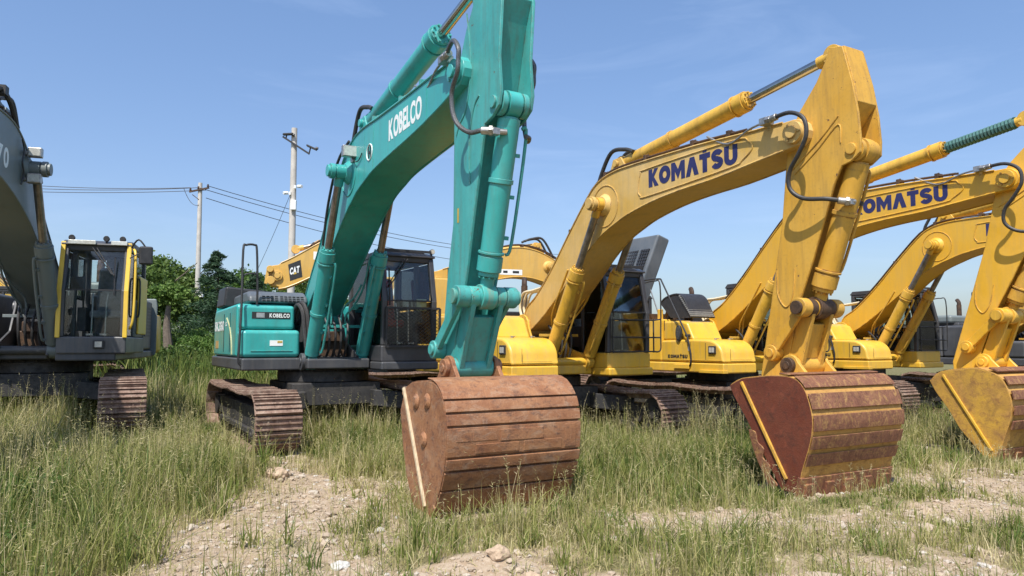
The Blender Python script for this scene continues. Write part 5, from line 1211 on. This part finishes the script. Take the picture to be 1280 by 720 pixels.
def tree(name, label, cat, x, y, H, rad, cz, n, lobes, mat, seed, leaf=.11, trunk=.14, group='trees along the back of the yard', tone0=.45, limbs=7):
    rg = np.random.default_rng(seed); z0 = float(ground_h(x, y)); r = empty(name, (x, y, z0), 0, label, cat, group)
    t = MB(); t.tube(smooth([(0, 0, -.1), (.05, .03, H * .3), (-.04, .02, H * .6), (.02, 0, H * .85)], 4), [trunk * (1.15 - .8 * i / 12) for i in range(13)], 10)
    for k in range(limbs):
        a = rg.uniform(0, 6.28); zz = H * rg.uniform(.3, .7); L = rad[0] * rg.uniform(.5, .9)
        t.tube(smooth([(0, 0, zz), (math.cos(a) * L * .5, math.sin(a) * L * .5, zz + L * .35), (math.cos(a) * L, math.sin(a) * L, zz + L * .8)], 3), [trunk * .45 * (1 - .12 * i) for i in range(7)], 7)
    t.build('trunk', BARK, r)
    p = crown_points(rg, (0, 0, cz), rad, n, lobes); tn = np.clip(tone0 + rg.normal(0, .2, len(p)), 0, 1)
    leaves('crown', p, leaf, tn, mat, r, seed)
    return r
tree('broadleaf_tree', 'bushy green tree behind the grey cab, left of the thin pole', 'tree', -18.6, 38, 6.0, (2.6, 2.2, 2.6), 3.6, 17000, 16, LEAF, 31, tone0=.55)
tree('broadleaf_tree', 'tallest rounded green tree behind the pollarded one', 'tree', -20.0, 43, 6.9, (3.0, 2.6, 3.0), 4.0, 17000, 16, LEAF, 32, tone0=.6)
tree('broadleaf_tree', 'green tree right behind the dark conifer near the tall pole', 'tree', -15.9, 44, 6.3, (2.8, 2.4, 2.7), 3.9, 15000, 14, LEAFL, 33, tone0=.35)
tree('broadleaf_tree', 'low dense tree behind the teal machine hatch', 'tree', -12.9, 46, 6.0, (2.9, 2.4, 2.6), 3.7, 14000, 14, LEAF, 34, tone0=.55)
tree('broadleaf_tree', 'pollarded tree with a bare thick trunk and a light green tuft', 'tree', -14.9, 32, 3.6, (1.05, .9, .75), 3.55, 4500, 8, LEAFL, 35, leaf=.08, trunk=.24, tone0=.65, limbs=0)
def conifer(label, x, y, H, Rr, n, seed):
    rg = np.random.default_rng(seed); z0 = float(ground_h(x, y)); r = empty('conifer_tree', (x, y, z0), 0, label, 'tree', 'trees along the back of the yard')
    t = MB(); t.tube([(0, 0, 0), (.05, 0, H * .5), (0, 0, H)], [.16, .09, .02], 8); t.build('trunk', BARK, r)
    P = []; 
    for k in range(120):
        f = rg.random() ** .8; zz = .5 + f * (H - .6); L = Rr * (1 - f) ** .75 * rg.uniform(.7, 1.1) + .15; a = rg.uniform(0, 6.28); m_ = n // 120
        s = rg.random(m_) ** .7; droop = -.25 * s ** 2 * L + .12 * s * L
        w = rg.normal(0, .10 + .13 * L * .4, (m_, 2)) * (1.1 - .5 * s)[:, None]
        P.append(np.stack([math.cos(a) * L * s - math.sin(a) * w[:, 0], math.sin(a) * L * s + math.cos(a) * w[:, 0], zz + droop + w[:, 1] * .45], -1))
    P = np.concatenate(P); leaves('crown', P, .085, np.clip(.45 + rg.normal(0, .2, len(P)), 0, 1), NEEDLE, r, seed, aspect=.22, flat=.5)
conifer('dark conifer with layered branches beside the thin utility pole', -14.4, 36, 6.0, 2.5, 17000, 41)
conifer('smaller dark conifer left edge of the teal hatch', -13.1, 37.5, 5.0, 2.2, 12000, 42)
# shrubs and weeds in the gap at the back
SH = [(-19.5, 35, 2.2, 2.6), (-15.2, 38.5, 2.4, 2.6), (-12.2, 39, 2.4, 2.5), (-17.2, 39.5, 2.4, 2.8), (-16.0, 33.5, 1.9, 2.3), (-13.2, 33.0, 1.8, 1.9), (-17.8, 31, 1.8, 2.2), (-11.2, 34, 1.7, 1.7), (-10.6, 24.5, 1.0, .9), (-9.3, 26, 1.2, 1.0), (-12.6, 28, 1.4, 1.3), (-10.7, 29.5, 1.5, 1.3), (-8.6, 23.0, .8, .7), (-7.4, 22.5, .7, .7)]
SL = ['bush half hidden by the grey cab', 'bush in the gap right of the pollarded trunk', 'rearmost bush above the teal hatch', 'rearmost bush at the foot of the tallest tree', 'tall leafy bush behind the bare pollarded trunk', 'tall leafy bush at the foot of the dark conifer', 'tall leafy bush just right of the grey cab mirror', 'tall leafy bush behind the teal rear panel', 'waist-high shrub next to the grey cab', 'rounded shrub behind the weeds in the left gap', 'larger shrub under the pollarded tree', 'broad shrub under the dark conifer', 'small shrub at the back of the teal machine', 'lowest shrub close behind the teal side panel']
for i, ((x_, y_, r_, h_), lb) in enumerate(zip(SH, SL)):
    rg = np.random.default_rng(60 + i); sr = empty('shrub', (x_, y_, float(ground_h(x_, y_))), 0, lb, 'shrub', 'shrubs behind the machines')
    p = crown_points(rg, (0, 0, h_ * .5), (r_ * 1.2, r_, h_ * .75), 4500 if h_ < 1.5 else 9000, 12); p = p[p[:, 2] > 0]
    leaves('foliage', p, .055, np.clip(.5 + rg.normal(0, .22, len(p)), 0, 1), LEAFL if i % 2 else LEAF, sr, 60 + i)
    t = MB()
    for k in range(5):
        a = k * 1.3; t.tube([(0, 0, 0), (math.cos(a) * r_ * .4, math.sin(a) * r_ * .4, h_ * .7)], [.03, .01], 6)
    t.build('stems', BARK, sr)
for a in ((-4.35, 6.75, .26, .42, 420, 'broad-leaved bright green weed at the left edge of the grass', 91), (-3.9, 7.2, .22, .36, 300, 'second broad-leaved weed right of the one at the left edge', 92), (-3.75, 5.6, .2, .24, 240, 'low green weed in the lower left corner', 94)):
    weed(*a)
# tall weeds belt and distant undergrowth
rg = np.random.default_rng(70); n = 26000; x = rg.uniform(-16, 20, n); y = rg.uniform(21, 31, n); x = x * (y / 24)
blades('tall_weeds', x, y, rg.uniform(.3, 1.15, n) * (1 + .4 * fbm(x, y, .3)) * np.interp(x, [-8, -3], [1.25, .55]), .016 * rg.uniform(.6, 1.4, n), np.clip(.28 + .3 * fbm(x, y, .5) + rg.normal(0, .13, n), 0, 1), GRASS, 'tall green weeds growing behind the machines', lean=.4, seed=71)
rg = np.random.default_rng(80); P = []
for k in range(260):
    x_ = rg.uniform(-90, 110); y_ = rg.uniform(62, 80); r_ = rg.uniform(1.2, 2.6); hh = rg.uniform(.35, .7) * (1.9 if x_ < -12 else 1)
    q = rg.normal(0, 1, (330, 3)); q /= np.linalg.norm(q, axis=1)[:, None]; q *= (rg.uniform(.6, 1.05, 330))[:, None]
    P.append(np.array([x_, y_, hh * .8]) + q * np.array([r_, r_, hh]))
P = np.concatenate(P); P = P[P[:, 2] > -.2]
ob = leaves('undergrowth', P, .20, np.clip(.4 + rg.normal(0, .2, len(P)), 0, 1), LEAF, None, 81); tag(ob, 'far-off low scrub along the horizon', 'scrub', kind='stuff')

# ------------------------------------------------------------------ utility poles and cables
def px(x_, y_, Yd):
    f = 924.; p = math.atan(70 / 924); fw = Vector((0, math.cos(p), math.sin(p))); up = Vector((0, -math.sin(p), math.cos(p)))
    r_ = fw * f + Vector((1, 0, 0)) * (x_ - 640) + up * (360 - y_); return Vector((0, 0, 1.6)) + r_ * (Yd / r_.y)
WIRE = plain('cable_black', (.05, .05, .055), .6, 0, .1)
# thin pole, 42 m off
T1 = Vector((-17.95, 42, 10.85)); p1 = empty('utility_pole', (T1.x, T1.y, 0), 0, 'thin concrete pole with a short cross arm carrying the cables', 'utility pole', 'concrete poles at the back of the yard')
m_ = MB(); m_.cyl((.06, 0, -.1), (0, 0, T1.z), .17, .11, 16); m_.build('shaft', CONCRETE, p1)
m_ = MB(); m_.bar((-.55, -.16, T1.z - .55), (.55, -.10, T1.z - .30), .09, .09); m_.bar((-.4, -.1, T1.z - .7), (.0, -.1, T1.z - 1.0), .04, .04); mo = m_.build('cross_arm', GREASE, p1)
for q in (-.5, -.05, .5):
    k = MB(); zt_ = T1.z - .42 + q * .22; k.cyl((q, -.13, zt_), (q, -.13, zt_ + .2), .035, .05, 10); k.cyl((q, -.13, zt_ + .08), (q, -.13, zt_ + .11), .075, n=10); k.build('insulator', GREASE, mo)
k = MB(); k.box((.13, -.2, 4.25), (.42, 0, 4.55)); k.cyl((.1, -.1, 4.35), (.2, -.1, 4.35), .04, n=8); k.build('white_box', WHITE, p1, .03)
T2 = Vector((-9.0, 30, 10.5)); p2 = empty('camera_pole', (T2.x, T2.y, 0), 0, 'taller concrete pole with a slanted black bar and white cameras', 'pole', 'concrete poles at the back of the yard')
m_ = MB(); m_.cyl((0, 0, -.1), (0, 0, T2.z), .165, .115, 18); m_.build('shaft', CONCRETE, p2)
m_ = MB(); m_.bar((-.42, -.16, T2.z - .40), (.68, -.16, T2.z - 1.12), .07, .09, (0, 1, 0)); mo = m_.build('slanted_bar', BLACK, p2)
for (qx, qz, s) in ((-.20, T2.z - .30, -1), (.78, T2.z - .86, 1)):
    k = MB(); k.obox((qx, -.18, qz), (.20, 0, -.05 * s - .04), (0, .09, 0), (.01, 0, .035)); k.cyl((qx - .05, -.18, qz), (qx - .10, -.17, qz - .22), .03, n=8); k.cyl((qx + .16, -.18, qz - .02), (qx + .26, -.18, qz - .05), .06, n=10); k.build('flood_lamp', BLACK, mo, .01)
for (qx, qz) in ((-.16, 7.75), (.25, 8.02)):
    k = MB(); k.cyl((qx, -.2, qz), (qx * 1.8, -.34, qz - .03), .065, n=12); k.box((qx * .5 - .04, -.2, qz - .08), (qx * .5 + .04, -.1, qz + .05)); k.build('camera', WHITE, p2, .008)
k = MB(); k.box((-.02, -.26, 7.05), (.20, -.12, 7.45)); k.build('junction_box', WHITE, p2, .02)
def cable(name, a, b, sag, r, label, pts=24, group='cables on the poles'):
    a = Vector(a); b = Vector(b); P_ = [a.lerp(b, i / pts) - Vector((0, 0, sag * 4 * (i / pts) * (1 - i / pts))) for i in range(pts + 1)]
    m_ = MB(); m_.tube(P_, r, 6); o = m_.build(name, WIRE); tag(o, label, 'cable', group); return o
A = T1 + Vector((0, -.13, -.3))
cable('power_cable', A + Vector((-.5, 0, -.0)), px(-60, 223, 42), .25, .018, 'uppermost cable running left from the thin pole')
cable('power_cable', A + Vector((-.05, 0, .0)), px(-60, 229, 42), .25, .018, 'middle cable running left from the thin pole')
cable('power_cable', A + Vector((.4, 0, -.15)), px(-60, 235, 42), .2, .018, 'lowest cable running left from the thin pole')
cable('power_cable', A + Vector((.5, 0, .1)), px(700, 318, 70), .9, .02, 'uppermost cable sloping down right from the thin pole')
cable('power_cable', A + Vector((.05, 0, -.02)), px(700, 322, 70), .95, .02, 'middle cable sloping down right from the thin pole')
cable('power_cable', A + Vector((.4, 0, -.6)), px(700, 336, 70), 1.0, .02, 'lowest cable sloping down right from the thin pole')
cable('guy_wire', (T2.x - .05, T2.y, 7.9), px(318, 345, 33), .1, .010, 'thin wire slanting down left from the camera pole', group='cables on the poles')
cable('jumper_cable', A + Vector((-.9, 0, .0)), A + Vector((.0, 0, -1.0)), .35, .016, 'short drooping cable loop at the head of the thin pole')

# ------------------------------------------------------------------ light, sky, camera
SUN_EL, SUN_AZ = 58, 194      # azimuth of the sun seen from above, measured from +Y clockwise: behind the camera
w = bpy.data.worlds.new('World'); scene.world = w; w.use_nodes = True; t = w.node_tree; bg = t.nodes['Background']
sk = t.nodes.new('ShaderNodeTexSky'); sk.sky_type = 'NISHITA'; sk.sun_disc = False; sk.sun_elevation = R(SUN_EL); sk.sun_rotation = R(SUN_AZ)
sk.altitude = 50; sk.air_density = 1.0; sk.dust_density = 1.4; sk.ozone_density = 1.9
# thin high cloud streaks
tc_ = t.nodes.new('ShaderNodeTexCoord'); mp = t.nodes.new('ShaderNodeMapping'); mp.inputs['Rotation'].default_value = (0, R(24), R(10)); mp.inputs['Scale'].default_value = (1.1, 1, 5.5); t.links.new(tc_.outputs['Generated'], mp.inputs[0])
nz = noise(t, 2.6, 6, .6, mp.outputs[0], .6); cf_ = ramp(t, nz, [(.50, 0), (.82, .10)])
cmix = mix(t, cf_, sk.outputs[0], (7.5, 8.2, 9.3))
sx_ = t.nodes.new('ShaderNodeSeparateXYZ'); t.links.new(tc_.outputs['Generated'], sx_.inputs[0])
tint = ramp(t, sx_.outputs['Z'], [(0.0, (.64, .65, .71)), (.16, (.76, .78, .86)), (.42, (.86, .93, 1.02))])
t.links.new(mix(t, 1.0, cmix, tint, 'MULTIPLY'), bg.inputs['Color']); bg.inputs['Strength'].default_value = .12
sl = bpy.data.lights.new('sun', 'SUN'); sl.energy = 3.9; sl.angle = R(.5); sl.color = (1, .95, .88)
so = bpy.data.objects.new('sun', sl); COL.objects.link(so)
az = R(SUN_AZ); sd = Vector((math.sin(az) * math.cos(R(SUN_EL)), math.cos(az) * math.cos(R(SUN_EL)), math.sin(R(SUN_EL))))
so.rotation_euler = sd.to_track_quat('Z', 'Y').to_euler(); so.location = sd * 50
cd = bpy.data.cameras.new('camera'); cd.lens = 924 / 1280 * 36; cd.sensor_width = 36; cd.clip_end = 5000
cam = bpy.data.objects.new('camera', cd); COL.objects.link(cam); cam.location = (0, 0, 1.6); cam.rotation_euler = (R(90) + math.atan(70 / 924), 0, 0)
scene.camera = cam
scene.view_settings.view_transform = 'Standard'; scene.view_settings.look = 'None'; scene.view_settings.gamma = 1; scene.view_settings.exposure = .72
